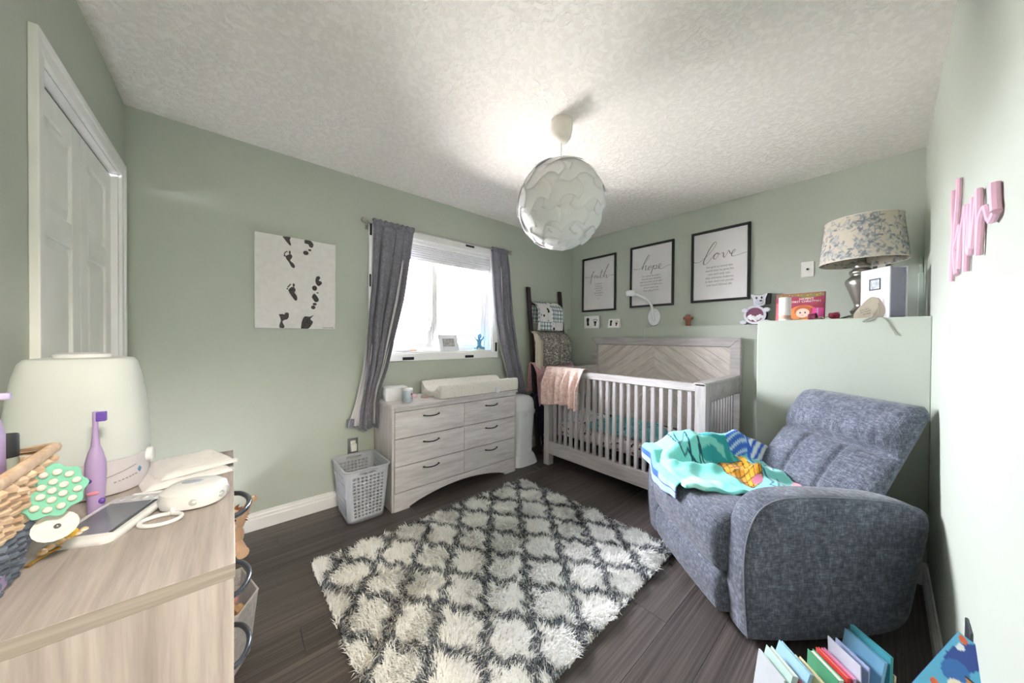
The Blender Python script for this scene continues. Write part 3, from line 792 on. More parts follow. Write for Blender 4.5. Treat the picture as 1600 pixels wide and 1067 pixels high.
    e, _, _ = ell(560, 610, 170, 40, 8); col[e < 1] = C_('#a9ebe2')
    m_ = MB(); m_.v = [tuple(p) for p in (Pq.reshape(-1, 3) - np.array((0, 0, .45)))]
    m_.f = [(i*nv+j, (i+1)*nv+j, (i+1)*nv+j+1, i*nv+j+1) for i in range(nu-1) for j in range(nv-1)]
    TM = attr_mat('towel_print', .95, .5, 420, .25)
    o = obj('cloth', m_, TM, rt_, smooth=80, fix=False); set_cols(o, col.reshape(-1, 3))
    s = o.modifiers.new('thickness', 'SOLIDIFY'); s.thickness = .008; s.offset = 1
    # second layer of the folded towel: hangs over the front of the arm and seat, blue border
    def under_f(u, v):
        x = .385 - u*.45; lvl = .485 + .06*float(np.clip((x-.2)/.06, 0, 1))
        d = v*.16; y0 = .045 + .012*float(np.clip((.24-x)*10, 0, 1))
        if d < .06: return (x, y0-.05+d, lvl+.014-.45)
        q = d-.06; return (x+.006*math.sin(u*23), y0+.012+.012*math.sin(min(1, q/.03)*PI/2)+.004*math.sin(u*20), lvl+.010-q*(.75+.25*math.sin(u*PI))-.45)
    nu2, nv2 = 60, 26; mm = MB().grid(under_f, nu2, nv2)
    o2 = obj('folded_under_layer', mm, TM, rt_, smooth=80, fix=False, solid=.005)
    cc = np.zeros((nu2*nv2, 3)); 
    for i in range(nu2):
        for j in range(nv2):
            v = j/(nv2-1); cc[i*nv2+j] = C_('#7fd8d0') if v < .5 else (C_('#2f62d6') if (v < .72 and i < 34) else C_('#9db8e6'))
            if .70 < v < .74: cc[i*nv2+j] = C_('#1f3f78')
    set_cols(o2, cc)
towel()
# ------------------------------------------------------------------ curtains and rod
NICK = plain('brushed_nickel', '#b9b6b0', .28, 1.0, bump=.05, bscale=500)
rod = thing('curtain_rod', 'thin nickel curtain rod with ball finials above the window', 'curtain rod', (-1.81, -.085, 2.10))
obj('rod', MB().tube([(-2.50, -.085, 2.102), (-1.11, -.085, 2.112)], .008, 12), NICK, rod, world=True)
for x_, z_ in ((-2.525, 2.102), (-1.095, 2.112)): obj('finial', MB().ball((x_, -.085, z_), .021).lathe([(.012, -.004), (.012, .004)], 12, (x_, -.085, z_)), NICK, rod, world=True)
for x_, z_ in ((-2.485, 2.102), (-1.125, 2.112)): obj('bracket', MB().box(x_-.006, x_+.006, -.09, 0, z_-.012, z_-.004).box(x_-.01, x_+.01, -.006, 0, z_-.04, z_+.03), NICK, rod, world=True, bevel=.001)
CURT = fabric('grey_curtain_cloth', '#66656f', '#807f8a', '#96959f', 420, 12, .9, .3, .15)
LINI = plain('white_curtain_lining', '#e6e5e8', .85, scale=12, bump=.15, bscale=500)
def curtain(label, Ledge, Redge, z0, z1, folds, seed, strip, lin_left=None):
    cx = (Ledge[0][0]+Redge[0][0])/2
    rt_ = thing('curtain', label, 'curtain', (cx, -.09, z0), group='curtains at the window')
    rr = random.Random(seed); ph = rr.uniform(0, 6)
    def prof(u, z):
        k = (z1-z)/(z1-z0); a = .006 + .022*min(1, k*3)
        w_ = math.sin(2*PI*folds*u+ph+k*.8)+.5*math.sin(2*PI*folds*2.3*u+1.7*ph+k)
        return -.088 - a*w_*.8 - .01*k
    def f(u, v):
        z = z1-(z1-z0)*v; xa, xb = interp(Ledge, z), interp(Redge, z)
        zz = z + (.012*math.sin(u*9+seed) if v > .98 else 0)
        return (xa+(xb-xa)*u + .006*math.sin(u*2*PI*folds*2+v*3), prof(u, z), zz)
    obj('panel', MB().grid(f, 84, 56), CURT, rt_, world=True, solid=.003, smooth=80, fix=False)
    # rod pocket ruffle
    obj('rod_pocket', MB().grid(lambda u, v: (Ledge[0][0]+(Redge[0][0]-Ledge[0][0])*u, -.087+.02*math.cos(2*PI*v)+.004*math.sin(u*60), 2.107+.022*math.sin(2*PI*v)+.004*math.sin(u*47)), 90, 14, cv=True), CURT, rt_, world=True, smooth=80)
    # white lining: behind the panel, peeping out at its edge
    def g(u, v):
        z = z1-.02-(z1-z0-.05)*v; xa = interp(lin_left or Ledge, z); xb = interp(Redge, z)-.01
        return (xa+(xb-xa)*u, prof(u, z)+.022+.01*u, z)
    obj('lining', MB().grid(g, 50, 40), LINI, rt_, world=True, solid=.002, smooth=80, fix=False)
    a, b, za, zb = strip      # a turned fold that shows the lining in front
    def h(u, v):
        z = za-(za-zb)*v; xa, xb = interp(Ledge, z), interp(Redge, z); s = (a+b)/2+(b-a)*(u-.5)*(.15+.85*math.sin(PI*min(1, v*1.15))**.7 if v < .87 else .15)
        return (xa+(xb-xa)*s, min(prof(s, z), prof((a+b)/2, z))-.006-.004*math.sin(PI*u), z)
    obj('turned_lining', MB().grid(h, 6, 40), LINI, rt_, world=True, solid=.002, smooth=80, fix=False)
    return rt_
c1 = curtain('dark grey curtain with white lining on the footprint canvas side of the window',
    [(-2.461, 2.125), (-2.473, 1.689), (-2.495, 1.328), (-2.508, .97), (-2.548, .697), (-2.56, .55)],
    [(-2.138, 2.125), (-2.175, 1.883), (-2.237, 1.526), (-2.313, 1.219), (-2.366, .996), (-2.415, .852), (-2.434, .75), (-2.436, .55)], .55, 2.125, 3.0, 1, (.80, .875, 1.85, .80),
    [(-2.461, 2.125), (-2.478, 1.60), (-2.50, 1.314), (-2.535, .981), (-2.585, .75), (-2.632, .60)])
# hem band of the lining
obj('hem_band', MB().grid(lambda u, v: (-2.635+.10*u-.0*v, -.075-.012*math.sin(u*7), .635-.06*v+.006*math.sin(u*8)), 14, 4), CURT, c1, world=True, solid=.004, fix=False)
curtain('dark grey curtain with white lining on the ladder side of the window',
    [(-1.335, 2.13), (-1.31, 1.749), (-1.273, 1.396), (-1.202, 1.127), (-1.103, .811), (-.99, .62), (-.90, .53)],
    [(-1.135, 2.13), (-1.102, 1.957), (-1.061, 1.498), (-.981, 1.029), (-.88, .65), (-.82, .53)], .53, 2.13, 2.4, 5, (.40, .56, 1.95, .85))

# ------------------------------------------------------------------ pictures and signs
INK = plain('black_ink', '#2a2829', .8)
PAPER = plain('print_paper', '#f4f2f4', .55, scale=4)
BLACKF = plain('black_frame_lacquer', '#232426', .32, bump=.03, bscale=80)
SHEEN = NT('picture_glazing'); SHEEN.t.nodes.remove(SHEEN.b)
tr = SHEEN.n('ShaderNodeBsdfTransparent'); gl = SHEEN.n('ShaderNodeBsdfGlossy', i_Roughness=.08); fr = SHEEN.n('ShaderNodeFresnel', i_IOR=1.16)
mx = SHEEN.n('ShaderNodeMixShader'); SHEEN.l(fr, mx, 0, 0); SHEEN.l(tr, mx, 0, 1); SHEEN.l(gl, mx, 0, 2); SHEEN.l(mx, SHEEN.o, 0, 0)
def frame(cy, cz, word, strokes, verse, ref, label, tsize, vy):
    rt_ = thing('framed_print', label, 'picture', (0, cy, cz), FACE_B, 'framed scripture prints')
    w2, h2, b, d = .229, .322, .021, .022
    for pl in ([(-w2, -h2), (-w2+b, -h2+b), (-w2+b, h2-b), (-w2, h2)], [(w2, -h2), (w2, h2), (w2-b, h2-b), (w2-b, -h2+b)],
               [(-w2, h2), (-w2+b, h2-b), (w2-b, h2-b), (w2, h2)], [(-w2, -h2), (w2, -h2), (w2-b, -h2+b), (-w2+b, -h2+b)]):
        obj('frame_side', MB().prism(pl, .001, d, 'z'), BLACKF, rt_, bevel=.003)
    pr_ = obj('print', MB().box(-w2+b, w2-b, -h2+b, h2-b, .003, .009), PAPER, rt_, smooth=0)
    m_ = MB()
    for st in strokes:
        P = [Vector((p.x, p.y, .0096)) for p in catmull(st, 5)]; n = len(P)
        # pen: thicker on falling strokes
        rs = []
        for i in range(n):
            t_ = (P[min(i+1, n-1)]-P[max(i-1, 0)]); t_ = t_.normalized() if t_.length > 0 else t_
            rs.append(.0011+.0016*max(0, -t_.y))
        m_.tube(P, rs, 6, flat=.35)
    obj('lettering', m_, INK, pr_)
    text('verse', verse, tsize, plain('grey_ink', '#858284', .8), pr_, (0, vy, .0096), space=1.32, depth=.0002)
    text('reference', ref, .010, MATS['grey_ink'], pr_, (0, -.165 if word != 'faith' else -.175, .0096), depth=.0002)
    obj('glazing', MB().add([(-w2+b, -h2+b, .012), (w2-b, -h2+b, .012), (w2-b, h2-b, .012), (-w2+b, h2-b, .012)], [(0, 1, 2, 3)]), SHEEN.m, rt_, smooth=0)
LOVE= [[(-0.216, 0.058), (-0.185, 0.048), (-0.151, 0.054), (-0.107, 0.087), (-0.06, 0.134), (-0.032, 0.177), (-0.024, 0.199), (-0.032, 0.209), (-0.05, 0.196), (-0.082, 0.147), (-0.11, 0.087), (-0.126, 0.045), (-0.123, 0.023), (-0.106, 0.023), (-0.081, 0.045), (-0.052, 0.083), (-0.031, 0.103), (-0.018, 0.105), (-0.027, 0.106), (-0.043, 0.083), (-0.043, 0.061), (-0.03, 0.057), (-0.013, 0.077), (-0.003, 0.101), (-0.011, 0.109), (-0.017, 0.1), (0.003, 0.094), (0.018, 0.101), (0.028, 0.104), (0.032, 0.091), (0.031, 0.069), (0.041, 0.06), (0.054, 0.08), (0.066, 0.105), (0.071, 0.114), (0.077, 0.103), (0.083, 0.086), (0.099, 0.081), (0.118, 0.101), (0.119, 0.113), (0.108, 0.109), (0.093, 0.085), (0.096, 0.061), (0.119, 0.06), (0.152, 0.066), (0.177, 0.072), (0.202, 0.075)]]
HOPE= [[(-0.192, 0.093), (-0.157, 0.082), (-0.114, 0.086), (-0.073, 0.127), (-0.037, 0.17), (-0.017, 0.201), (-0.027, 0.21), (-0.047, 0.182), (-0.078, 0.128), (-0.098, 0.069), (-0.083, 0.094), (-0.062, 0.11), (-0.055, 0.102), (-0.062, 0.075), (-0.054, 0.062), (-0.038, 0.07), (-0.026, 0.085), (-0.031, 0.066), (-0.017, 0.057), (0.0, 0.076), (0.002, 0.093), (-0.011, 0.097), (-0.022, 0.085), (0.002, 0.081), (0.029, 0.098), (0.019, 0.077), (0.007, 0.04), (-0.005, 0.012)], [(0.013, 0.059), (0.024, 0.081), (0.042, 0.096), (0.057, 0.092), (0.056, 0.071), (0.037, 0.06), (0.025, 0.067), (0.046, 0.06), (0.074, 0.064), (0.098, 0.079), (0.102, 0.098), (0.091, 0.104), (0.078, 0.082), (0.082, 0.058), (0.103, 0.054), (0.136, 0.061), (0.169, 0.075), (0.198, 0.079)]]
FAITH= [[(-0.191, 0.099), (-0.14, 0.09), (-0.106, 0.1), (-0.074, 0.141), (-0.062, 0.153), (-0.073, 0.149), (-0.092, 0.103), (-0.106, 0.045), (-0.112, 0.011)], [(-0.11, 0.091), (-0.062, 0.091), (-0.027, 0.099), (-0.047, 0.102), (-0.058, 0.084), (-0.047, 0.072), (-0.027, 0.089), (-0.024, 0.094), (-0.029, 0.075), (-0.015, 0.073), (-0.004, 0.096), (-0.012, 0.074), (0.002, 0.071), (0.03, 0.104), (0.047, 0.162)], [(0.047, 0.162), (0.03, 0.106), (0.019, 0.073), (0.033, 0.065), (0.053, 0.075), (0.081, 0.128), (0.113, 0.171), (0.137, 0.205), (0.124, 0.202), (0.092, 0.136), (0.065, 0.067), (0.087, 0.083), (0.105, 0.09), (0.103, 0.071), (0.101, 0.057), (0.12, 0.059), (0.147, 0.082), (0.206, 0.074)], [(0.019, 0.13), (0.064, 0.135)], [(0.005, 0.117), (0.008, 0.122)]]
NAME= [[(-0.19, 0.112), (-0.19, 0.046), (-0.164, -0.026), (-0.187, -0.08), (-0.209, -0.139), (-0.215, -0.186)], [(-0.072, 0.113), (-0.078, 0.055), (-0.108, -0.023), (-0.132, -0.09), (-0.106, -0.154), (-0.086, -0.18)], [(-0.132, -0.09), (-0.074, -0.07), (-0.014, -0.043), (-0.025, -0.11), (-0.03, -0.169)], [(-0.03, -0.169), (0.015, -0.081), (0.08, -0.013), (0.089, -0.097), (0.09, -0.195)], [(0.09, -0.195), (0.104, -0.086), (0.143, -0.029), (0.147, -0.092), (0.133, -0.136), (0.158, -0.157), (0.173, -0.114), (0.199, -0.023)], [(0.199, -0.023), (0.199, -0.088), (0.195, -0.148), (0.242, -0.068), (0.269, -0.026), (0.278, -0.107), (0.277, -0.183)], [(0.277, -0.183), (0.294, -0.111), (0.329, -0.089), (0.364, -0.094), (0.401, -0.128), (0.426, -0.135), (0.462, -0.127)], [(0.462, -0.127), (0.449, -0.097), (0.443, -0.065)]]
FOOT= [[(-0.085, 0.299), (-0.042, 0.305), (-0.045, 0.283), (-0.038, 0.254), (-0.044, 0.247), (-0.061, 0.266), (-0.072, 0.281)], [(0.037, 0.299), (0.054, 0.303), (0.075, 0.3), (0.091, 0.279), (0.084, 0.257), (0.068, 0.259), (0.059, 0.276), (0.04, 0.278)], [(-0.069, 0.173), (-0.058, 0.181), (-0.042, 0.191), (-0.031, 0.179), (-0.036, 0.162), (-0.042, 0.148), (-0.022, 0.128), (-0.016, 0.112), (-0.022, 0.101), (-0.036, 0.109), (-0.05, 0.136), (-0.064, 0.157)], [(-0.053, -0.049), (-0.039, -0.029), (-0.022, -0.026), (-0.012, -0.045), (-0.019, -0.062), (-0.005, -0.084), (-0.004, -0.108), (-0.014, -0.115), (-0.028, -0.096), (-0.042, -0.074)], [(-0.104, -0.211), (-0.082, -0.209), (-0.067, -0.215), (-0.053, -0.208), (-0.05, -0.224), (-0.058, -0.241), (-0.077, -0.249), (-0.084, -0.262), (-0.074, -0.288), (-0.08, -0.301), (-0.098, -0.299), (-0.101, -0.282), (-0.093, -0.249)], [(0.018, -0.303), (0.023, -0.258), (0.038, -0.22), (0.07, -0.218), (0.093, -0.207), (0.073, -0.235), (0.088, -0.252), (0.079, -0.277), (0.058, -0.302)], [(0.102, 0.033), (0.108, 0.058), (0.123, 0.066), (0.132, 0.054), (0.123, 0.035), (0.138, 0.03), (0.142, 0.016), (0.123, -0.003), (0.108, 0.009)], [(0.081, -0.084), (0.09, -0.062), (0.102, -0.061), (0.123, -0.094), (0.117, -0.112), (0.099, -0.113)]]
TOES= [(0.046, 0.214, 0.0163, 0.0146), (0.069, 0.237, 0.0097, 0.0073), (-0.073, 0.176, 0.0048, 0.0067), (-0.074, 0.188, 0.0036, 0.0053), (-0.069, 0.198, 0.0042, 0.0053), (-0.061, 0.204, 0.0036, 0.0053), (-0.045, 0.201, 0.0054, 0.012), (-0.058, -0.04, 0.0042, 0.0053), (-0.054, -0.027, 0.0042, 0.0053), (-0.048, -0.019, 0.0042, 0.0053), (-0.042, -0.011, 0.0042, 0.0053), (-0.023, -0.013, 0.006, 0.012), (-0.061, -0.208, 0.0121, 0.0106), (0.098, -0.02, 0.0151, 0.018), (0.116, -0.051, 0.0072, 0.004), (0.099, -0.13, 0.0121, 0.0093), (0.09, -0.153, 0.0133, 0.0133)]
frame(-.409, 1.881, 'faith', FAITH, 'is confidence\nin what we\nhope for and\nassurance\nabout what we\ndo not see', 'hebrews 11:1', 'black framed print with the word faith nearest the room corner', .0205, -.005)
frame(-1.038, 1.891, 'hope', HOPE, 'for i know the plans i\nhave for you, declares\nthe lord, plans to prosper\nyou and not to harm you,\nplans to give you\nhope and a future', 'jeremiah 29:11', 'black framed print with the word hope behind the white wall camera', .0225, -.01)
frame(-1.653, 1.895, 'love', LOVE, 'for god so loved the\nworld that he gave his\none and only son,\nthat whoever believes\nin him shall not perish\nbut have eternal life', 'john 3:16', 'black framed print with the word love nearest the table lamp', .0245, -.018)

cv = thing('footprint_canvas', 'white canvas with black baby footprints on the green wall', 'canvas', (-2.929, 0, 1.59), FACE_A)
body = obj('canvas', MB().box(-.2285, .2285, -.303, .303, 0, .03), plain('canvas_white', '#e6e4e3', .85, bump=.3, bscale=700), cv, bevel=.003)
PRINT = plain('footprint_ink', '#3a3738', .85, col2='#5b5657', scale=120)
for pl in FOOT:
    P = catmull(pl+[pl[0]], 4)[:-1]; pp = [(p.x, max(-.302, min(.302, p.y))) for p in P]
    obj('footprint', MB().prism(pp, .0296, .0306, 'z'), PRINT, body, smooth=0)
for a, b, c, d in TOES:
    obj('toe_print', MB().prism([(a+c*math.cos(2*PI*i/12), b+d*math.sin(2*PI*i/12)) for i in range(12)], .0296, .0306, 'z'), PRINT, body, smooth=0)
text('signature', 'HAVEN JUNE', .012, PRINT, body, (.215, -.296, .0306), 'RIGHT', depth=.0003)

sg = thing('name_sign', 'pink cut-out cursive name sign on the right wall', 'wall sign', (-1.65, -LB, 1.62), FACE_C)
PINK = plain('pink_paint', '#e3b6cb', .5, scale=10)
m_ = MB()
for i, st in enumerate(NAME):
    m_.tube([Vector((p.x, p.y, .0085)) for p in catmull(st, 6)], .0066 if i < 7 else .008, 8)
obj('lettering', m_, PINK, sg)

# ------------------------------------------------------------------ pendant lamp
t = NT('white_lamp_plastic'); t.rough(.6, 0, .25); nz = t.noise(t.coord(), 8, 2); rp = t.ramp([(.3, lin('#efefef')), (.7, lin('#f5f5f5'))]); t.l(nz, rp); t.base(rp.outputs[0])
tl = t.n('ShaderNodeBsdfTranslucent'); tl.inputs[0].default_value = lin('#f4f4f6'); mx = t.n('ShaderNodeMixShader', i_0=.30); t.l(t.b, mx, 0, 1); t.l(tl, mx, 0, 2); t.l(mx, t.o, 0, 0)
LPL = t.m
pd = thing('pendant_lamp', 'white globe pendant lamp of overlapping curved pieces on the ceiling', 'pendant lamp', (-1.879, -1.429, H))
obj('ceiling_cup', MB().lathe([(.06, 0), (.062, -.012), (.061, -.05), (.054, -.088), (.04, -.108), (.02, -.118), (.006, -.121)], 32), plain('cup_plastic', '#e9e3da', .4), pd)
obj('hook', MB().box(-.008, .012, -.05, -.03, -.006, 0), DARKM, pd)
obj('cord', MB().tube([(0, 0, -.118), (0, 0, -.33)], .0028, 8), MATS['cup_plastic'], pd)
GC = -.463; GR = .226
obj('bulb', MB().ball((0, 0, GC+.02), .035, .035, .045).lathe([(.018, .06), (.018, .12), (.02, .125)], 16, (0, 0, GC)), plain('bulb_glass', '#f4f2ee', .3), pd)
obj('inner_globe', MB().lathe([(GR*.965*math.sin(R(a)), -GR*.95*math.cos(R(a))) for a in range(14, 173, 6)], 40, (0, 0, GC)), LPL, pd)
def tile():
    # square piece with S-curved sides, bent to the globe; its lower edge stands off
    n = 7; sz = .096; vs_, fs = [], []
    def rim(i, N):      # point on the outline, parameter around
        s = (i/N*4) % 4; k = int(s); q = 2*(s-k)-1
        p = Vector((q, 1+.26*math.sin(PI*q)))
        return Matrix.Rotation(-k*PI/2, 2) @ p
    N = 40; rings = 8
    for r_ in range(rings+1):
        for i in range(N):
            p = rim(i, N)*(r_/rings)*sz; rr_ = GR + .006 + .010*max(0, -p.y/sz) + .008*(p.x/sz)*(1 if p.x > 0 else .0)
            la, ph_ = p.y/GR, p.x/GR
            vs_.append((rr_*math.cos(la)*math.cos(ph_), rr_*math.cos(la)*math.sin(ph_), rr_*math.sin(la)))
    for r_ in range(rings):
        for i in range(N):
            fs.append((r_*N+i, r_*N+(i+1) % N, (r_+1)*N+(i+1) % N, (r_+1)*N+i))
    m_ = MB().add(vs_, fs); return mesh('shade_piece', m_, LPL, 60, fix=False)
tm = tile()
for la, cnt, o0_ in ((66, 5, 0), (36, 8, 12), (6, 10, 0), (-24, 9, 25), (-52, 7, 10), (-76, 4, 20)):
    for i in range(cnt):
        o = bpy.data.objects.new('shade_piece', tm); link(o, pd); o.location = (0, 0, GC)
        o.rotation_euler = (Matrix.Rotation(R(o0_+360*i/cnt), 3, 'Z') @ Matrix.Rotation(R(-la), 3, 'Y') @ Matrix.Rotation(R(8), 3, 'X')).to_euler()
        k = o.modifiers.new('thickness', 'SOLIDIFY'); k.thickness = .0018

# ------------------------------------------------------------------ ladder and the blankets on it
LDW = wood('dark_stained_pine', '#2b2325', '#3b3134', '#4a3f42', (20, 20, 1.5), .55, .05, .15, 4)
LT, LF = 1.80, .215      # top height, foot distance from wall
def ly(z): return -.028 - (LF-.028)*(1-z/LT)
ld = thing('blanket_ladder', 'dark wooden blanket ladder leaning in the corner behind the crib', 'ladder', (-.53, -.12, 0))
for x_ in (-.785, -.262):
    obj('rail', MB().hexa([(x_-.026, ly(0)-.016, 0), (x_+.026, ly(0)-.016, 0), (x_+.026, ly(0)+.016, 0), (x_-.026, ly(0)+.016, 0),
                           (x_-.022, ly(LT)-.014, LT), (x_+.022, ly(LT)-.014, LT), (x_+.022, ly(LT)+.014, LT), (x_-.022, ly(LT)+.014, LT)]), LDW, ld, world=True, bevel=.003)
RZ = (.28, .62, .95, 1.29, 1.62)
for z_ in RZ: obj('rung', MB().tube([(-.765, ly(z_), z_), (-.282, ly(z_), z_)], .014, 10), LDW, ld, world=True)
def hang(name, label, zr, x0, x1, front, back_, mat, seed, flare=0.0, bulge=.03, cat='blanket', wave=.008, skew=0.):
    yr = ly(zr); rr = random.Random(seed); p1, p2 = rr.uniform(0, 6), rr.uniform(0, 6); tot = front+back_+.07
    def f(u, v):
        d = v*tot; x = x0+(x1-x0)*u
        w_ = math.sin(u*11+p1)+.6*math.sin(u*23+p2)
        if d < back_:
            q = 1-d/back_; return (x, min(-.006, yr+.022+.004*w_*q+.10*q*back_), zr+.004-(back_-d))
        if d < back_+.07:
            a = (d-back_)/.07*PI; return (x, yr+.024*math.cos(a), zr+.006+.020*math.sin(a))
        q = (d-back_-.07)/front; dz = d-back_-.07
        return (x + flare*(u-.5)*q + skew*q + .01*math.sin(v*9+p2)*q, yr-.026-bulge*min(1, q*4)*(1-.35*q)-.02-wave*w_*min(1, q*3)-(.104)*dz*.8, zr+.006-dz)
    return drape(name, label, cat, ((x0+x1)/2, yr, zr), f, 60, 44, mat, .006, 'blankets on the ladder', world=True)
# patchwork quilt
t = NT('patchwork_quilt'); t.rough(.95, 0, .2); mp = t.coord()
ck = t.n('ShaderNodeTexChecker', i_Scale=5.0); t.l(mp, ck, 0, 0)
w1 = t.n('ShaderNodeTexWave', i_Scale=7, wave_profile='SIN'); t.l(mp, w1, 0, 0)
w2 = t.n('ShaderNodeTexWave', i_Scale=7, wave_profile='SIN', bands_direction='Z'); t.l(mp, w2, 0, 0)
r1 = t.ramp([(.48, (1, 1, 1, 1)), (.52, (.42, .50, .56, 1))]); t.l(w1, r1); r2 = t.ramp([(.48, (1, 1, 1, 1)), (.52, (.50, .57, .62, 1))]); t.l(w2, r2)
pla = t.mix(1.0, r1.outputs[0], r2.outputs[0], 'MULTIPLY')
v = t.n('ShaderNodeTexVoronoi', i_Scale=15); t.l(mp, v, 0, 0); rs = t.ramp([(.24, (.03, .025, .03, 1)), (.29, (.80, .77, .79, 1))]); t.l(v, rs, 0, 0)
t.base(t.mix(ck.outputs[1], pla, rs.outputs[0])); MATS['patchwork_quilt'] = t.m
LEO = spots('charcoal_speckle_fleece', '#8b8883', '#e4e1da', '#4a4744', 75, .43, .95, .8)
PNK = fabric('rose_pink_knit', '#b9818c', '#d8a7b0', '#e5c0c6', 240, 10, .95, .6, .3)
NAVY = spots('navy_print_fleece', '#1b1f33', '#8fa3bd', '#3a5f86', 22, .22)
hang('patchwork_quilt', 'blue plaid patchwork quilt on the top rung of the ladder', 1.62, -.745, -.315, .30, .22, t.m, 4, .0, .05, 'quilt', skew=-.02)
hang('speckled_fleece_blanket', 'charcoal speckled fleece blanket on the second rung of the ladder', 1.29, -.74, -.245, .36, .25, LEO, 9, -.05, .07, wave=.012)
hang('pink_knit_blanket', 'rose pink knit blanket on the middle rung of the ladder', .95, -.83, -.175, .44, .30, PNK, 12, -.05, .05, wave=.007)
hang('navy_fleece_blanket', 'navy printed fleece blanket hanging lowest on the ladder', .62, -.835, -.40, .52, .22, NAVY, 21, -.1, .02, wave=.012)
hang('cream_throw', 'cream throw tucked behind the speckled fleece on the ladder', 1.29, -.80, -.69, .40, .15, plain('cream_fleece', '#d9cfc2', .95, bump=.5, bscale=300), 33, 0, .035, 'throw')
# ------------------------------------------------------------------ laundry hamper with punched holes
HAMP = plain('grey_plastic', '#b9bdc6', .42, scale=10)
def hamper():
    rt_ = thing('laundry_hamper', 'pale grey plastic laundry hamper with round holes beside the dresser', 'hamper', (-2.575, -.20, 0))
    HT = .36
    def rr_path(s, a, b, r):          # rounded rectangle half sizes a,b by arc length s in 0..1
        L = [2*(a-r), PI*r/2, 2*(b-r), PI*r/2]*2; tot = sum(L); d = (s % 1)*tot; i = 0
        while d > L[i] and i < 7: d -= L[i]; i += 1
        cs = [(-(a-r), -b, 1, 0), (a-r, -(b-r), 0, 0), (a, -(b-r), 0, 1), (a-r, b-r, 0, 0), (a-r, b, -1, 0), (-(a-r), b-r, 0, 0), (-a, b-r, 0, -1), (-(a-r), -(b-r), 0, 0)]
        c = cs[i]
        if i % 2 == 0: return (c[0]+c[2]*d, c[1]+c[3]*d)
        an = d/r + {1: -PI/2, 3: 0, 5: PI/2, 7: PI}[i]; return (c[0]+r*math.cos(an), c[1]+r*math.sin(an))
    def pt(s, z):
        k = z/HT; a, b = .114+(.1425-.114)*k**.8, .145+(.1775-.145)*k**.8
        x, y_ = rr_path(s, a, b, .035); return (x, y_ + (-.0)*(k), z)
    NS, NR = 46, 12; za, zb = .035, .315; v, f = [], []
    def vert(s, z): v.append(pt(s, z)); return len(v)-1
    # per cell: 8 outer points and an octagonal hole
    per = 2*(.1425*2+.1775*2)
    a_, b_, r_ = .128, .161, .035; seg = [2*(a_-r_), PI*r_/2, 2*(b_-r_), PI*r_/2]*2; tot = sum(seg)
    bounds = [0]; 
    for q in seg: bounds.append(bounds[-1]+q/tot)
    def corner(s):
        s %= 1
        return any(bounds[i]-.004 < s < bounds[i+1]+.004 for i in (1, 3, 5, 7))
    for i in range(NS):
        for j in range(NR):
            s0, s1 = i/NS, (i+1)/NS; z0, z1 = za+(zb-za)*j/NR, za+(zb-za)*(j+1)/NR; sm, zm = (s0+s1)/2, (z0+z1)/2
            O_ = [vert(*p) for p in ((s0, z0), (sm, z0), (s1, z0), (s1, zm), (s1, z1), (sm, z1), (s0, z1), (s0, zm))]
            if corner(sm): f.append(tuple(O_)); continue
            I_ = [vert(sm+(s1-s0)*.29*math.cos(R(225+45*k)), zm+(z1-z0)*.27*math.sin(R(225+45*k))) for k in range(8)]
            for k in range(8): f.append((O_[k], O_[(k+1) % 8], I_[(k+1) % 8], I_[k]))
    m_ = MB(); m_.v, m_.f = v, f
    # solid band under the rim with a hand slot in each short side, and solid skirt at the foot
    slot = lambda s: any(abs(((s-c+.5) % 1)-.5) < .042 for c in ((bounds[0]+bounds[1])/2, (bounds[4]+bounds[5])/2))
    for i in range(92):
        s0, s1 = i/92, (i+1)/92
        zs = [zb, .322, .342, HT]
        for k in range(3):
            if k == 1 and slot((s0+s1)/2): continue
            b0 = len(m_.v); m_.v += [pt(s0, zs[k]), pt(s1, zs[k]), pt(s1, zs[k+1]), pt(s0, zs[k+1])]; m_.f.append((b0, b0+1, b0+2, b0+3))
        b0 = len(m_.v); m_.v += [pt(s0, 0.004), pt(s1, 0.004), pt(s1, za), pt(s0, za)]; m_.f.append((b0, b0+1, b0+2, b0+3))
    me_o = obj('basket_wall', m_, HAMP, rt_, solid=.003, smooth=60, fix=False)
    bm = bmesh.new(); bm.from_mesh(me_o.data); bmesh.ops.remove_doubles(bm, verts=bm.verts, dist=.0004); bmesh.ops.recalc_face_normals(bm, faces=bm.faces); bm.to_mesh(me_o.data); bm.free()
    P = [pt(i/80, HT) for i in range(81)]
    obj('rim', MB().tube([(p[0]*1.02, p[1]*1.02, HT) for p in P], .0085, 8, cap=False, flat=.7), HAMP, rt_)
    pl = [rr_path(i/40, .112, .143, .035) for i in range(40)]
    obj('bottom', MB().prism(pl, 0, .006, 'z'), HAMP, rt_)
    # rim of each hand slot
    for c in ((bounds[0]+bounds[1])/2, (bounds[4]+bounds[5])/2):
        Q = [pt(c+.045*math.cos(t_), .332+.012*math.sin(t_)) for t_ in np.linspace(0, 2*PI, 29)]
        obj('hand_slot_rim', MB().tube(Q, .0028, 6, cap=False), HAMP, rt_)
hamper()

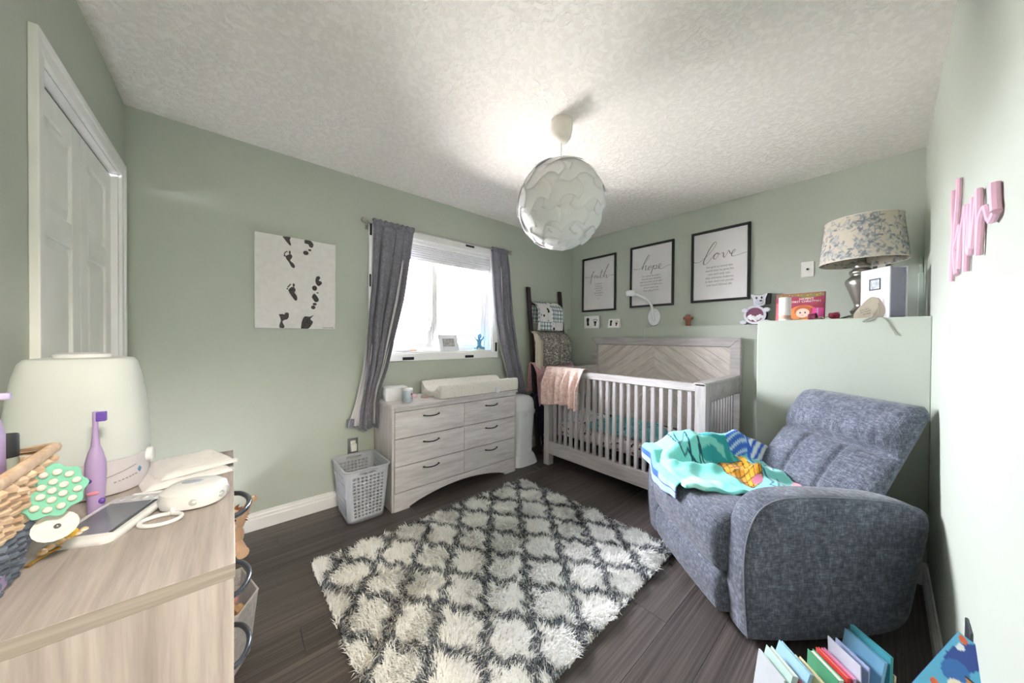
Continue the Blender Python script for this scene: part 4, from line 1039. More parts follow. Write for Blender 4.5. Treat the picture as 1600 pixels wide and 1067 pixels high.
# wall sockets and plates
GREYP = plain('grey_steel_plate', '#8e8f93', .35, .8); WPL = plain('white_switch_plastic', '#ecebe6', .35); DARK = plain('dark_plastic', '#2b2d33', .5)
o1 = thing('power_outlet', 'grey steel wall outlet with white plug charger above the hamper', 'outlet', (-2.575, 0, .415), FACE_A)
obj('plate', MB().box(-.036, .036, -.058, .058, 0, .006), GREYP, o1, bevel=.002)
obj('socket', MB().box(-.018, .018, -.04, .04, .006, .008), WPL, o1, bevel=.001)
obj('plug_charger', MB().box(-.02, .02, -.035, .02, .008, .038), WPL, o1, bevel=.004)
o2 = thing('cable_wall_plate', 'cream wall plate with one round jack between love print and lamp', 'wall plate', (0, -2.234, 1.766), FACE_B)
obj('plate', MB().box(-.036, .036, -.057, .057, 0, .006), WPL, o2, bevel=.002)
obj('jack', MB().lathe([(.007, .006), (.007, .012), (.003, .012)], 12), DARK, o2)
o3 = thing('lamp_outlet', 'steel wall outlet partly hidden behind the table lamp', 'outlet', (0, -2.60, 1.735), FACE_B)
obj('plate', MB().box(-.04, .04, -.06, .06, 0, .006), plain('bronze_plate', '#7a6f68', .4, .6), o3, bevel=.002)
obj('socket', MB().box(-.018, .018, -.035, .035, .006, .009), WPL, o3, bevel=.001)
o4 = thing('corner_outlet', 'dark grey wall outlet with white plug low on the right wall', 'outlet', (-1.845, -LB, .45), FACE_C)
obj('plate', MB().box(-.036, .036, -.058, .058, 0, .006), plain('slate_plate', '#55585f', .35, .6), o4, bevel=.002)
obj('plug', MB().box(-.018, .018, -.045, -.005, .006, .03), WPL, o4, bevel=.004)

# ------------------------------------------------------------------ diaper pail
PAIL = plain('white_plastic', '#e6e7ec', .3, scale=6)
pl_ = thing('diaper_pail', 'tall white plastic diaper pail between dresser and ladder', 'diaper pail', (-1.083, -.218, 0))
def sq(prof, n=40, e=.55):
    m_ = MB(); vs_, fs = [], []
    for (rx, ry, z_) in prof:
        for k in range(n):
            a = 2*PI*k/n; c, s = math.cos(a), math.sin(a)
            vs_.append((rx*math.copysign(abs(c)**e, c), ry*math.copysign(abs(s)**e, s), z_))
    for i in range(len(prof)-1):
        for k in range(n): fs.append((i*n+k, i*n+(k+1) % n, (i+1)*n+(k+1) % n, (i+1)*n+k))
    fs.append(tuple(range(n-1, -1, -1))); fs.append(tuple((len(prof)-1)*n+k for k in range(n)))
    return m_.add(vs_, fs)
obj('body', sq([(.128, .118, .05), (.112, .11, .10), (.115, .112, .25), (.128, .122, .42), (.136, .128, .49)]), PAIL, pl_)
obj('foot_skirt', sq([(.166, .15, 0), (.162, .147, .02), (.15, .132, .06), (.125, .116, .10)]), PAIL, pl_)
obj('lid_collar', sq([(.139, .131, .49), (.143, .134, .50), (.143, .134, .525), (.136, .128, .532)]), PAIL, pl_)
obj('lid', sq([(.135, .127, .532), (.13, .123, .60), (.118, .112, .64), (.09, .088, .662), (.03, .03, .668)]), PAIL, pl_)
obj('latch', MB().box(-.03, .03, -.146, -.13, .485, .515), PAIL, pl_, bevel=.004)

# ------------------------------------------------------------------ things on the dresser
PADM = spots('dotted_pad_cover', '#e6e3dc', '#c9bd9f', None, 85, .22)
pad = thing('changing_pad', 'contoured changing pad in cream dotted cover on the dresser', 'changing pad', (-1.64, -.20, .755))
pf = [(-.178, .004), (-.184, .05), (-.180, .098), (-.168, .112), (-.15, .106), (-.10, .07), (-.05, .05), (0, .045), (.05, .05), (.10, .07), (.15, .106), (.168, .112), (.178, .098), (.178, .05), (.174, .004)]
Pp = catmull(pf, 3); vs_, fs = [], []; n_ = len(Pp); xs = [-.405, -.402, -.39] + list(np.linspace(-.36, .36, 22)) + [.39, .402, .405]
for i, x_ in enumerate(xs):
    k = {0: .90, 1: .95, 2: .985}.get(min(i, len(xs)-1-i), 1.0)
    for p in Pp: vs_.append((x_, p.x*k, p.y*k if p.y > .02 else p.y))
for i in range(len(xs)-1):
    for k in range(n_-1): fs.append((i*n_+k, i*n_+k+1, (i+1)*n_+k+1, (i+1)*n_+k))
    fs.append((i*n_+n_-1, i*n_, (i+1)*n_, (i+1)*n_+n_-1))
fs.append(tuple(range(n_))); fs.append(tuple((len(xs)-1)*n_+k for k in range(n_)))
obj('cover', MB().add(vs_, fs), PADM, pad, smooth=70)
obj('base', MB().box(-.395, .395, -.172, .172, 0, .006), plain('pad_underside', '#8f8f92', .8), pad, bevel=.002)
obj('strap', MB().box(.13, .17, -.19, -.176, .0, .045), PAIL, pad, bevel=.001)
bx = thing('storage_box', 'white lidded storage box on the left end of the dresser', 'box', (-2.315, -.155, .755), R(-8))
obj('body', sq([(.078, .06, 0), (.082, .064, .01), (.084, .066, .088)], 40, .35), PAIL, bx)
obj('lid', sq([(.086, .068, .089), (.086, .068, .098), (.08, .062, .103)], 40, .35), PAIL, bx, smooth=50)
mg = thing('cream_jar', 'small pale blue jar with pink mark in front of the white box', 'jar', (-2.275, -.30, .755))
obj('body', MB().lathe([(.032, 0), (.0345, .004), (.0345, .083), (.032, .086)], 28), plain('pale_blue_plastic', '#b7c6d4', .35), mg)
obj('lid', MB().lathe([(.0355, .086), (.0355, .098), (.032, .101)], 28), PAIL, mg)
lab = MB()
for k, (z_, h_) in enumerate(((.05, .018), (.037, .006), (.026, .005))):
    lab.grid(lambda u, v: (.0349*math.cos(R(-75+30*u)), .0349*math.sin(R(-75+30*u)), z_+h_*v), 6, 2)
obj('print', lab, plain('crimson_print', '#b5385c', .5), mg, fix=False)
bn = thing('wipes_packet', 'small white and pink packet beside the blue jar', 'packet', (-2.17, -.16, .755), R(20))
obj('pouch', sq([(.035, .02, .001), (.04, .024, .012), (.036, .02, .024), (.02, .008, .028)], 24, .6), plain('pink_white_film', '#eedfe2', .4, col2='#e6c0c8', scale=30), bn)
hb = thing('hair_brush', 'small beige baby brush lying by the changing pad', 'brush', (-2.115, -.24, .755), R(-30))
obj('brush_head', sq([(.024, .014, .004), (.027, .017, .012), (.02, .012, .02)], 24, .8), plain('beige_wood', '#cbb3a4', .5), hb)
obj('handle', MB().tube([(.02, 0, .010), (.06, .002, .010), (.075, .003, .009)], [.006, .0055, .007], 10), MATS['beige_wood'], hb)

# ------------------------------------------------------------------ on the window sill
SIL = WZ0+.014
sf = thing('sonogram_frame', 'white framed ultrasound picture leaning on the window sill', 'photo frame', (-1.73, .035, SIL), (R(-14), 0, R(4)))
obj('frame', ring(-.105, .105, 0, .155, .04, -.006, .008), PAIL, sf, bevel=.003)
obj('picture', MB().box(-.066, .066, -.001, .003, .04, .116), plain('ultrasound_grey', '#8d8986', .5, col2='#c9c5c2', scale=40), sf)
obj('easel', MB().hexa([(-.02, .008, .11), (.02, .008, .11), (.02, .011, .11), (-.02, .011, .11), (-.02, .012, .13), (.02, .012, .13), (.02, .014, .13), (-.02, .014, .13)]), PAIL, sf)
bf = thing('blue_figurine', 'small light blue figurine on the sill beside the ultrasound picture', 'figurine', (-1.40, .035, SIL))
BLU = plain('light_blue_resin', '#6fb1d8', .45)
obj('body', MB().ball((0, 0, .075), .026, .022, .05), BLU, bf)
obj('head', MB().ball((0, -.004, .138), .026, .022, .026), BLU, bf)
for s in (-1, 1):
    obj('arm', MB().tube([(s*.02, 0, .095), (s*.045, -.005, .115), (s*.052, -.006, .135)], [.012, .010, .009], 10), BLU, bf)
    obj('leg', MB().tube([(s*.014, 0, .04), (s*.035, -.01, .02), (s*.055, -.015, .014)], [.016, .016, .014], 10), BLU, bf)
obj('base', MB().lathe([(.06, 0), (.06, .006), (.05, .01)], 24), plain('cream_resin', '#efe6c8', .5), bf)
ds = thing('soap_dish', 'shallow white dish on the sill behind the left curtain', 'dish', (-2.19, .035, SIL))
obj('dish', MB().lathe([(.03, 0), (.05, .008), (.055, .014), (.05, .012), (.001, .004)], 24), PAIL, ds)
tb = thing('cream_tube', 'small peach tube lying on the sill near the white dish', 'tube', (-2.085, .035, SIL+.0), R(10))
obj('tube', MB().tube([(-.035, 0, .010), (-.01, 0, .010), (.02, 0, .009), (.035, 0, .007)], [.009, .010, .009, .005], 12), plain('peach_plastic', '#ecc9ae', .4), tb)
obj('cap', MB().tube([(-.048, 0, .010), (-.035, 0, .010)], .009, 12), PAIL, tb)

# ------------------------------------------------------------------ on the ledge behind the crib
def card(name, label, y0, y1, h_, tent):
    c = thing(name, label, 'card', (-.034, (y0+y1)/2, LH), FACE_B, 'footprint cards on the ledge')
    w2 = abs(y1-y0)/2
    if tent:
        m_ = MB().hexa([(-w2, 0, .022), (w2, 0, .022), (w2, 0, .023), (-w2, 0, .023), (-w2, h_, .0), (w2, h_, .0), (w2, h_, .001), (-w2, h_, .001)])
        bk = MB().hexa([(-w2, 0, -.022), (w2, 0, -.022), (w2, 0, -.021), (-w2, 0, -.021), (-w2, h_, -.001), (w2, h_, -.001), (w2, h_, .0), (-w2, h_, .0)])
        obj('back_leaf', bk, PAPER, c, smooth=0)
    else: m_ = MB().box(-w2, w2, 0, h_, -.008, .008)
    f = obj('front', m_, PAPER, c, smooth=0)
    zf = .0088 if not tent else .0
    for sx, kind in ((-1, 0), (1, 1)):
        cx_ = sx*w2*.5; lean = (lambda y_: .023-.022*y_/h_+.0006) if tent else (lambda y_: .0086)
        if kind == 0: pts = [(.012, .2), (.018, .35), (.012, .5), (.02, .75), (.0, .86), (-.02, .75), (-.014, .5), (-.012, .25)]
        else: pts = [(.008, .18), (.012, .38), (.02, .48), (.012, .56), (-.012, .56), (-.02, .48), (-.01, .38), (-.008, .18)]
        P = catmull(pts+[pts[0]], 3)[:-1]; mm = MB()
        mm.v = [(cx_+p.x*w2/.1, p.y*h_, lean(p.y*h_)) for p in P]; mm.f = [tuple(range(len(P)))]
        obj('ink_print', mm, INK, f, solid=.0004, fix=False, smooth=0)
        if kind == 1:
            mm = MB()
            for k in range(5):
                a = R(35+27*k); yy = .52*h_+.026*math.sin(a)*h_/.14; mm.ball((cx_+.03*math.cos(a)*w2/.1, yy, lean(yy)), .005*w2/.1, .006*h_/.14, .0005, 10, 6)
            obj('finger_prints', mm, INK, f)
    return c
card('footprint_card', 'square white card with black foot and hand prints on the ledge below faith', -.235, -.44, .145, False)
card('footprint_card', 'small folded white tent card on the ledge between faith and hope', -.565, -.705, .10, True)
cm = thing('wall_camera', 'white baby monitor camera on a curved wall arm above the headboard', 'camera', (0, -1.076, 1.46), FACE_B)
obj('base_plate', MB().prism([(.066*math.cos(a)*1.0, .09*math.sin(a)) for a in np.linspace(0, 2*PI, 40, endpoint=False)], 0, .018, 'z'), PAIL, cm, bevel=.006)
obj('arm', MB().tube(catmull([(0, -.03, .02), (0, .02, .05), (0, .09, .06), (-.02, .15, .07), (-.07, .20, .10), (-.125, .232, .13), (-.165, .242, .14)], 6), .013, 14), PAIL, cm)
hd = obj('camera_head', MB().lathe([(.001, .028), (.036, .028), (.044, .02), (.044, -.018), (.038, -.026), (.001, -.026)], 28, (-.19, .248, .14)).moved(Matrix.Identity(4)), PAIL, cm)
hd.data.transform(Matrix.Translation((-.19, .248, .14)) @ Matrix.Rotation(R(-90), 4, 'X') @ Matrix.Translation((.19, -.248, -.14)))
obj('lens', MB().lathe([(.024, -.0015), (.022, .001), (.001, .002)], 20, (0, 0, 0)).moved(Matrix.Translation((-.19, .226, .14)) @ Matrix.Rotation(R(90), 4, 'X')), DARK, hd)
cb = thing('camera_cable', 'thin white cable running down the ledge below the wall camera', 'cable', (-D1, -1.005, 1.25))
obj('cable', MB().tube([(-.012, -1.06, LH+.035), (-.03, -1.03, LH+.004), (-.069, -1.008, LH+.003), (-.0715, -1.005, 1.30), (-.0715, -1.003, 1.0), (-.0715, -1.0, .5)], .0025, 8), PAIL, cb, world=True)
cr = thing('wooden_cross', 'small carved brown wooden cross on the ledge above the headboard', 'cross', (-.034, -1.41, LH), FACE_B)
BRW = wood('carved_red_wood', '#7c4a3c', '#9c6350', '#b57c68', (20, 3, 20), .6, 0, .2)
obj('upright', MB().prism([(-.019, 0), (.019, 0), (.019, .055), (.016, .10), (-.016, .10), (-.019, .055)], -.012, .012, 'z'), BRW, cr, bevel=.004)
obj('crossbar', MB().prism([(-.042, .062), (.042, .062), (.04, .082), (-.04, .082)], -.011, .013, 'z'), BRW, cr, bevel=.004)
obj('finial_knot', MB().ball((-.006, .098, 0), .008).ball((.008, .099, 0), .008), BRW, cr)

# cow shaped money bank with a clear belly
PWH = plain('white_bank_paint', '#dcdce4', .45); PBK = plain('black_bank_paint', '#2b2a30', .45)
bk = thing('animal_bank', 'black and white animal coin bank with round clear belly on the ledge', 'coin bank', (-.036, -1.945, LH), FACE_B)
def disc(cx, cy, rx, ry, z0, z1, n=28): return MB().prism([(cx+rx*math.cos(2*PI*i/n), cy+ry*math.sin(2*PI*i/n)) for i in range(n)], z0, z1, 'z')
obj('body', disc(-.018, .077, .076, .076, -.028, .026), PBK, bk, bevel=.003)
rg = MB()
for i in range(40):
    a0, a1 = 2*PI*i/40, 2*PI*(i+1)/40
    rg.hexa([(-.018+r_*math.cos(a), .077+r_*math.sin(a), z_) for z_ in (.026, .032) for (r_, a) in ((.058, a0), (.075, a0), (.075, a1), (.058, a1))])
obj('belly_ring', rg, PWH, bk)
obj('belly_fill', disc(-.018, .077, .058, .058, .0255, .0275), plain('maroon_fill', '#7d4a63', .6), bk)
cot = MB()
for i in range(14):
    a = PI + PI*(i+.5)/14; r_ = .012+.03*((i*7) % 5)/5
    cot.ball((-.018+(.016+r_)*math.cos(a), .072+r_*math.sin(a)*1.05, .027), .0125, .0125, .005, 12, 6)
obj('belly_cotton', cot, plain('white_cotton', '#f3f2f4', .9), bk)
obj('head', MB().prism([(p.x, p.y) for p in catmull([(-.028, .16), (-.03, .2), (-.045, .245), (-.01, .235), (.03, .235), (.062, .245), (.05, .2), (.046, .16), (.01, .145), (-.028, .16)], 4)[:-1]], -.02, .028, 'z'), PWH, bk, bevel=.003)
obj('head_side', MB().prism([(.048, .16), (.062, .245), (.082, .245), (.075, .165)], -.024, .02, 'z'), PBK, bk, bevel=.003)
obj('muzzle', disc(.01, .178, .028, .02, .028, .034), plain('grey_muzzle', '#c4c6d2', .5), bk, bevel=.002)
for x_ in (-.008, .026): obj('eye', disc(x_, .213, .006, .010, .028, .031, 14), PBK, bk)
obj('nose', disc(.022, .188, .009, .006, .034, .037, 14), PBK, bk)
for x_, y_ in ((-.085, .115), (.058, .115), (-.095, .018), (.055, .018)): obj('paw', disc(x_, y_, .024, .018, -.01, .034), PWH, bk, bevel=.004)

# album-like Christmas book, candle, dried flowers, lamp, album, tag
xb_ = thing('picture_book', 'red and pink personalised Christmas picture book standing on the ledge', 'book', (-.40, -2.242, LH), (R(84), 0, R(-90-4)))
obj('cover', MB().box(-.125, .125, 0, .19, -.004, .004), plain('book_red', '#a8455a', .4, col2='#8f3558', scale=14), xb_, bevel=.001)
CP = lambda n_, h: plain('book_'+n_, h, .45)
def flat(name, pts, z_, mat, par, k=0):
    P = [(p.x, p.y) for p in catmull(pts+[pts[0]], 4)[:-1]] if k else pts
    return obj(name, MB().prism(P, z_, z_+.0005, 'z'), mat, par, smooth=0)
cov = xb_.children[0]
circ = lambda cx, cy, rx, ry, n=20: [(cx+rx*math.cos(2*PI*i/n), cy+ry*math.sin(2*PI*i/n)) for i in range(n)]
flat('glow', circ(.02, .055, .075, .052), .004, CP('orange', '#e08a4a'), cov)
flat('left_scene', [(-.122, .005), (-.06, .005), (-.07, .08), (-.085, .12), (-.122, .13)], .004, CP('coral', '#df6f7a'), cov)
flat('garland', [(-.122, .165), (-.04, .176), (.04, .15), (.122, .165), (.122, .186), (-.122, .186)], .004, CP('olive', '#8f7a45'), cov)
flat('gift', [(.06, .02), (.122, .02), (.122, .085), (.06, .085)], .0045, CP('magenta', '#e2559c'), cov)
flat('ribbon', [(.088, .02), (.095, .02), (.095, .085), (.088, .085)], .005, CP('lilac', '#c9a8d8'), cov)
flat('hair', circ(.02, .068, .045, .037), .0045, CP('auburn', '#b8643c'), cov)
flat('face', circ(.018, .055, .034, .03), .005, CP('skin', '#f2cdbd'), cov)
for x_ in (.006, .031): flat('eye', circ(x_, .057, .0045, .006, 12), .0055, CP('eye', '#43335a'), cov)
flat('mouth', circ(.018, .04, .005, .002, 10), .0055, CP('lip', '#c65a6c'), cov)
for i in range(16): flat('light', circ(-.115+.0155*i, .172+.006*math.sin(i*1.9), .0032, .0032, 8), .005, CP(('blue', 'gold', 'aqua')[i % 3], ('#3f7fc4', '#e6c14a', '#58bcc4')[i % 3]), cov)
WT = CP('white', '#f7f3f1')
text('title', "HAVEN'S\nFIRST CHRISTMAS", .0185, WT, cov, (.034, .143, .0048), space=.95, depth=.0006)
obj('pages', MB().box(-.121, .121, .003, .187, -.012, -.004), PAPER, xb_)
obj('back_cover', MB().box(-.125, .125, 0, .19, -.014, -.012), MATS['book_red'], xb_)
cd_ = thing('candle', 'white pillar candle jar in front of the red picture book', 'candle', (-.52, -2.188, LH))
obj('jar', MB().lathe([(.028, 0), (.032, .003), (.032, .15), (.029, .153), (.028, .14), (.001, .138)], 28), plain('frosted_white', '#ece6e8', .35), cd_)
obj('band', MB().lathe([(.0325, .012), (.0325, .035)], 28), plain('tan_band', '#c7a58f', .6), cd_, fix=False)
ROSE = plain('dried_rose', '#5d1c37', .8, col2='#8b2c4e', scale=60); STEM = plain('dried_stem', '#8a8a68', .9); LEAFD = plain('dried_leaf', '#a5a989', .9, col2='#8b9174', scale=40)
def rose(label, y_, rz, mat, yy2=.06):
    r_ = thing('dried_rose', label, 'dried flower', (-.555, y_, LH), R(rz), 'dried flowers on the ledge')
    m_ = MB()
    for k in range(9):
        a = 2.4*k; q = .006+.0016*k
        m_.grid(lambda u, v: (-.018+.042*v*(1-.02*k), (q+.006*v*v)*math.cos(a+1.5*(u-.5)), .021+(q+.006*v*v)*math.sin(a+1.5*(u-.5))), 6, 5)
    obj('petals', m_, mat, r_, solid=.0008, fix=False)
    obj('stem', MB().tube([(-.015, 0, .02), (-.05, .005, .009), (-.095, -.005, .004)], .0022, 6), STEM, r_)
    lf = MB()
    for s in (-1, 1): lf.grid(lambda u, v: (-.045-.035*u, s*(.004+.016*u)+(v-.5)*.016*math.sin(PI*u), .010+.008*math.sin(u*4+s)), 6, 4)
    obj('leaf', lf, LEAFD, r_, solid=.0006, fix=False)
rose('dark red dried rose lying next to the candle jar', -2.325, -95, ROSE)
rose('crimson dried rose nearest the lamp on the ledge', -2.42, -60, plain('dried_rose_crimson', '#7c2038', .8, col2='#a13a52', scale=60))
lf_ = thing('dried_leaf_sprig', 'pale green dried leaf sprig at the foot of the lamp', 'dried flower', (-.55, -2.475, LH), R(80), 'dried flowers on the ledge')
m_ = MB()
for k in range(4): m_.grid(lambda u, v: (-.05+.03*k*.6+.05*u, (v-.5)*.03*math.sin(PI*u)+.008*(k-1.5), .006+.012*math.sin(u*3+k)+.005*k*.6), 8, 4)
obj('leaves', m_, LEAFD, lf_, solid=.0008, fix=False); obj('stem', MB().tube([(-.06, 0, .003), (.04, 0, .006)], .002, 6), STEM, lf_)

tl_ = thing('table_lamp', 'brushed nickel table lamp with leaf patterned drum shade on the ledge', 'table lamp', (-.33, -2.522, LH))
prof = [(.058, 0), (.060, .006), (.056, .014), (.044, .024), (.040, .034), (.046, .048), (.050, .058), (.042, .068), (.032, .078), (.030, .09), (.033, .1), (.044, .14), (.058, .185), (.069, .215), (.073, .232), (.072, .246), (.064, .258), (.05, .268), (.046, .276), (.050, .284), (.056, .292), (.054, .302), (.043, .310), (.036, .318), (.041, .328), (.040, .338), (.028, .346), (.020, .356), (.018, .40), (.016, .44)]
obj('base', MB().lathe(prof, 48), NICK, tl_, smooth=60)
obj('socket', MB().lathe([(.017, .44), (.018, .47), (.012, .48)], 20), WPL, tl_)
obj('bulb', MB().ball((0, 0, .50), .03, .03, .036), MATS['bulb_glass'], tl_)
def shade():
    nu, nv = 320, 60; z0, z1, rb, rt2 = .355, .615, .192, .166
    th = np.linspace(0, 2*PI, nu, endpoint=False); vv = np.linspace(0, 1, nv)
    T_, V_ = np.meshgrid(th, vv, indexing='ij'); rr_ = rb+(rt2-rb)*V_
    P = np.stack([rr_*np.cos(T_), rr_*np.sin(T_), z0+(z1-z0)*V_], -1).reshape(-1, 3)
    A = T_*.18; B_ = V_*(z1-z0); Lt = 2*PI*.18
    C_ = lambda h: np.array(lin(h)[:3]); col = np.zeros(T_.shape+(3,)); col[:] = C_('#e0d8cb')
    rs_ = random.Random(5); tones = ['#a6a9ae', '#b6babd', '#c5c8c8', '#93979d']
    def stroke(x0, y0, x1, y1, w_, c):
        for sh in (-Lt, 0, Lt):
            d = np.array([x1-x0, y1-y0]); L = np.hypot(*d); t_ = np.clip(((A-x0-sh)*d[0]+(B_-y0)*d[1])/L**2, 0, 1)
            col[np.hypot(A-x0-sh-t_*d[0], B_-y0-t_*d[1]) < w_] = c
    def leaf_(cx, cy, L, w_, a, c):
        for sh in (-Lt, 0, Lt):
            x = (A-cx-sh)*math.cos(a)+(B_-cy)*math.sin(a); y_ = -(A-cx-sh)*math.sin(a)+(B_-cy)*math.cos(a)
            k = (np.abs(x) < L) & (np.abs(y_) < w_*(1-(x/L)**2)); col[k] = c; col[k & (np.abs(y_) < .0006)] = c*1.25
    for k in range(115):
        x, y_, a = rs_.uniform(0, Lt), rs_.uniform(-.02, .22), rs_.uniform(.2, 1.3)*rs_.choice((1, -1))+(PI if rs_.random() < .3 else 0)
        for j in range(6):
            x2, y2 = x+.026*math.cos(a), y_+.026*math.sin(a); stroke(x, y_, x2, y2, .0012, C_('#9aa3ac'))
            c = C_(rs_.choice(tones)); s = 1 if j % 2 else -1
            la = a+s*.9; leaf_(x2+.014*math.cos(la), y2+.014*math.sin(la), .014, .0062, la, c)
            x, y_ = x2, y2; a += rs_.uniform(-.35, .35)
    m_ = MB(); m_.v = [tuple(p) for p in P]; m_.f = [(i*nv+j, ((i+1) % nu)*nv+j, ((i+1) % nu)*nv+j+1, i*nv+j+1) for i in range(nu) for j in range(nv-1)]
    o = obj('lamp_shade', m_, attr_mat('shade_print', .85, .15, 400, transl=.25), tl_, smooth=80, fix=False); set_cols(o, col.reshape(-1, 3))
    s = o.modifiers.new('thickness', 'SOLIDIFY'); s.thickness = .002
    for z_, r_ in ((z0, rb), (z1, rt2)): obj('shade_trim', MB().tube([(r_*math.cos(t_), r_*math.sin(t_), z_) for t_ in np.linspace(0, 2*PI, 65)], .003, 6, cap=False), plain('shade_tape', '#e4ddd2', .8), o)
    obj('shade_spider', MB().tube([(-rt2, 0, z1-.02), (rt2, 0, z1-.02)], .0018, 6).tube([(0, -rt2, z1-.02), (0, rt2, z1-.02)], .0018, 6).tube([(0, 0, .47), (0, 0, z1+.006)], .003, 6), NICK, tl_)
shade()
GRYP = plain('lilac_grey_card', '#8f8fa0', .6)
al = thing('photo_album', 'white photo album with small square picture standing before the lamp', 'album', (-.56, -2.635, LH), math.atan2(.135, .13))
obj('cover', MB().box(0, .155, -.008, 0, .002, .282), plain('album_white', '#d6d6df', .45), al, bevel=.002)
obj('picture_window', ring(.045, .105, .16, .225, .006, .0, .0022), DARK, al)
al.children[1].data.transform(Matrix.Translation((0, 0, 0)))
obj('photo', MB().box(.05, .10, -.0, .0015, .165, .22), plain('small_photo', '#8f97a3', .5, col2='#c7ccd2', scale=50), al)
obj('pages', MB().box(.004, .15, -.085, -.008, .006, .276), GRYP, al, bevel=.002)
obj('back_cover', MB().box(0, .155, -.094, -.086, .002, .282), MATS['album_white'], al, bevel=.002)
obj('button', disc(.03, .05, .004, .004, 0, .003, 12).moved(Matrix.Rotation(R(-90), 4, 'X') @ Matrix.Scale(-1, 4, (0, 1, 0))), DARK, al)
tg = thing('gift_tag', 'cream paper gift tag with twine leaning on the white album', 'gift tag', (-.583, -2.555, LH), (R(80), 0, R(-90+20)))
obj('tag', MB().prism([(p.x, p.y) for p in catmull([(-.055, .0), (.0, .0), (.04, .05), (.05, .105), (.02, .12), (-.02, .075), (-.05, .03), (-.055, 0)], 4)[:-1]], 0, .0015, 'z'), plain('kraft_cream', '#e3d5c6', .8), tg, bevel=.0005)
text('handwriting', 'you are\nso loved\nalways', .013, MATS['grey_ink'], tg.children[0], (-.008, .046, .0018), rot=(0, 0, R(18)), depth=.0002)
obj('second_tag', MB().prism([(p.x, p.y) for p in catmull([(.02, .0), (.06, .0), (.075, .05), (.06, .10), (.045, .115), (.03, .06), (.02, 0)], 4)[:-1]], -.004, -.0025, 'z'), plain('kraft_dark_cream', '#cdbfb2', .8), tg)  # second tag in a darker cream
TW = plain('grey_twine', '#9a948a', .95, bump=.5, bscale=600)
tw_ = thing('twine_tie', 'loose grey twine hanging over the edge of the ledge', 'twine', (-.60, -2.59, LH))
obj('twine', MB().tube(catmull([(-.585, -2.595, 1.44), (-.60, -2.60, 1.40), (-.610, -2.59, 1.366), (-.6195, -2.555, 1.352), (-.621, -2.54, 1.338), (-.6205, -2.57, 1.345), (-.613, -2.60, 1.364), (-.6195, -2.625, 1.345), (-.62, -2.645, 1.30), (-.6205, -2.662, 1.262)], 6), .0022, 6), TW, tw_, world=True)
co = thing('lamp_cord_cover', 'pale vertical cord channel in the room corner beside the lamp', 'cord channel', (-.012, -LB+.02, LH))
obj('channel', MB().box(-.022, 0, -LB+.0, -LB+.022, LH, 1.66).box(-.016, 0, -LB+.004, -LB+.016, 1.66, 1.76), plain('channel_paint', '#b4c2b6', .5), co, world=True, bevel=.003)
# ------------------------------------------------------------------ things on the near chest
t = NT('frosted_tank'); t.rough(.45, 0, .4); nz = t.noise(t.coord(), 6, 2); rp = t.ramp([(.3, lin('#e6ecee')), (.7, lin('#edf2f3'))]); t.l(nz, rp); t.base(rp.outputs[0])
tl = t.n('ShaderNodeBsdfTranslucent'); tl.inputs[0].default_value = lin('#eef0ee'); mx = t.n('ShaderNodeMixShader', i_0=.3); t.l(t.b, mx, 0, 1); t.l(tl, mx, 0, 2); t.l(mx, t.o, 0, 0); TANK = t.m
hm = thing('humidifier', 'large white humidifier with frosted tank on the near chest', 'humidifier', (-3.549, -1.31, TZ))
E_ = .72
obj('base', sq([(.088, .078, 0), (.104, .092, .004), (.110, .097, .03), (.112, .099, .088)], 56, E_), plain('lilac_grey_plastic', '#d6d2da', .35), hm)
obj('tank', sq([(.111, .098, .0885), (.1125, .0995, .11), (.110, .097, .17), (.104, .092, .24), (.096, .084, .295), (.089, .077, .325), (.082, .07, .334), (.06, .05, .337)], 56, E_), TANK, hm)
obj('nozzle', sq([(.045, .032, .336), (.046, .033, .345), (.034, .022, .348)], 32, .9), PAIL, hm)
obj('dial', MB().lathe([(.016, 0), (.018, .003), (.018, .012), (.014, .015)], 24).moved(Matrix.Translation((.107, -.02, .075)) @ Matrix.Rotation(R(90), 4, 'Y')), PAIL, hm, bevel=.001)
# logo marks: a row of grey letters reduced to dashes, a curved line, a blue diamond
mk = plain('grey_mark', '#9a98a4', .5)
def onbase(a, z_, off=.0012):
    c, s = math.cos(a), math.sin(a); rx, ry = .112+off, .099+off
    return Vector((rx*math.copysign(abs(c)**E_, c), ry*math.copysign(abs(s)**E_, s), z_))
m_ = MB()
for k in range(7):
    a = R(-62+4.2*k); p, q = onbase(a, .034+.0012*k), onbase(a+R(2.2), .0345+.0012*k); m_.tube([p, q], .0012, 6)
obj('letter_mark', m_, mk, hm)
obj('line_mark', MB().tube([onbase(R(-72+3.3*k), .048+.0016*k) for k in range(12)], .0008, 6), mk, hm)
c_ = onbase(R(-29), .05, .0006); obj('diamond_mark', MB().hexa([tuple(onbase(R(-29+da), .05+dz, o_)) for o_ in (.0, .0012) for da, dz in ((0, -.007), (3.2, 0), (0, .007), (-3.2, 0))]), plain('blue_mark', '#4f8fc0', .5), hm)

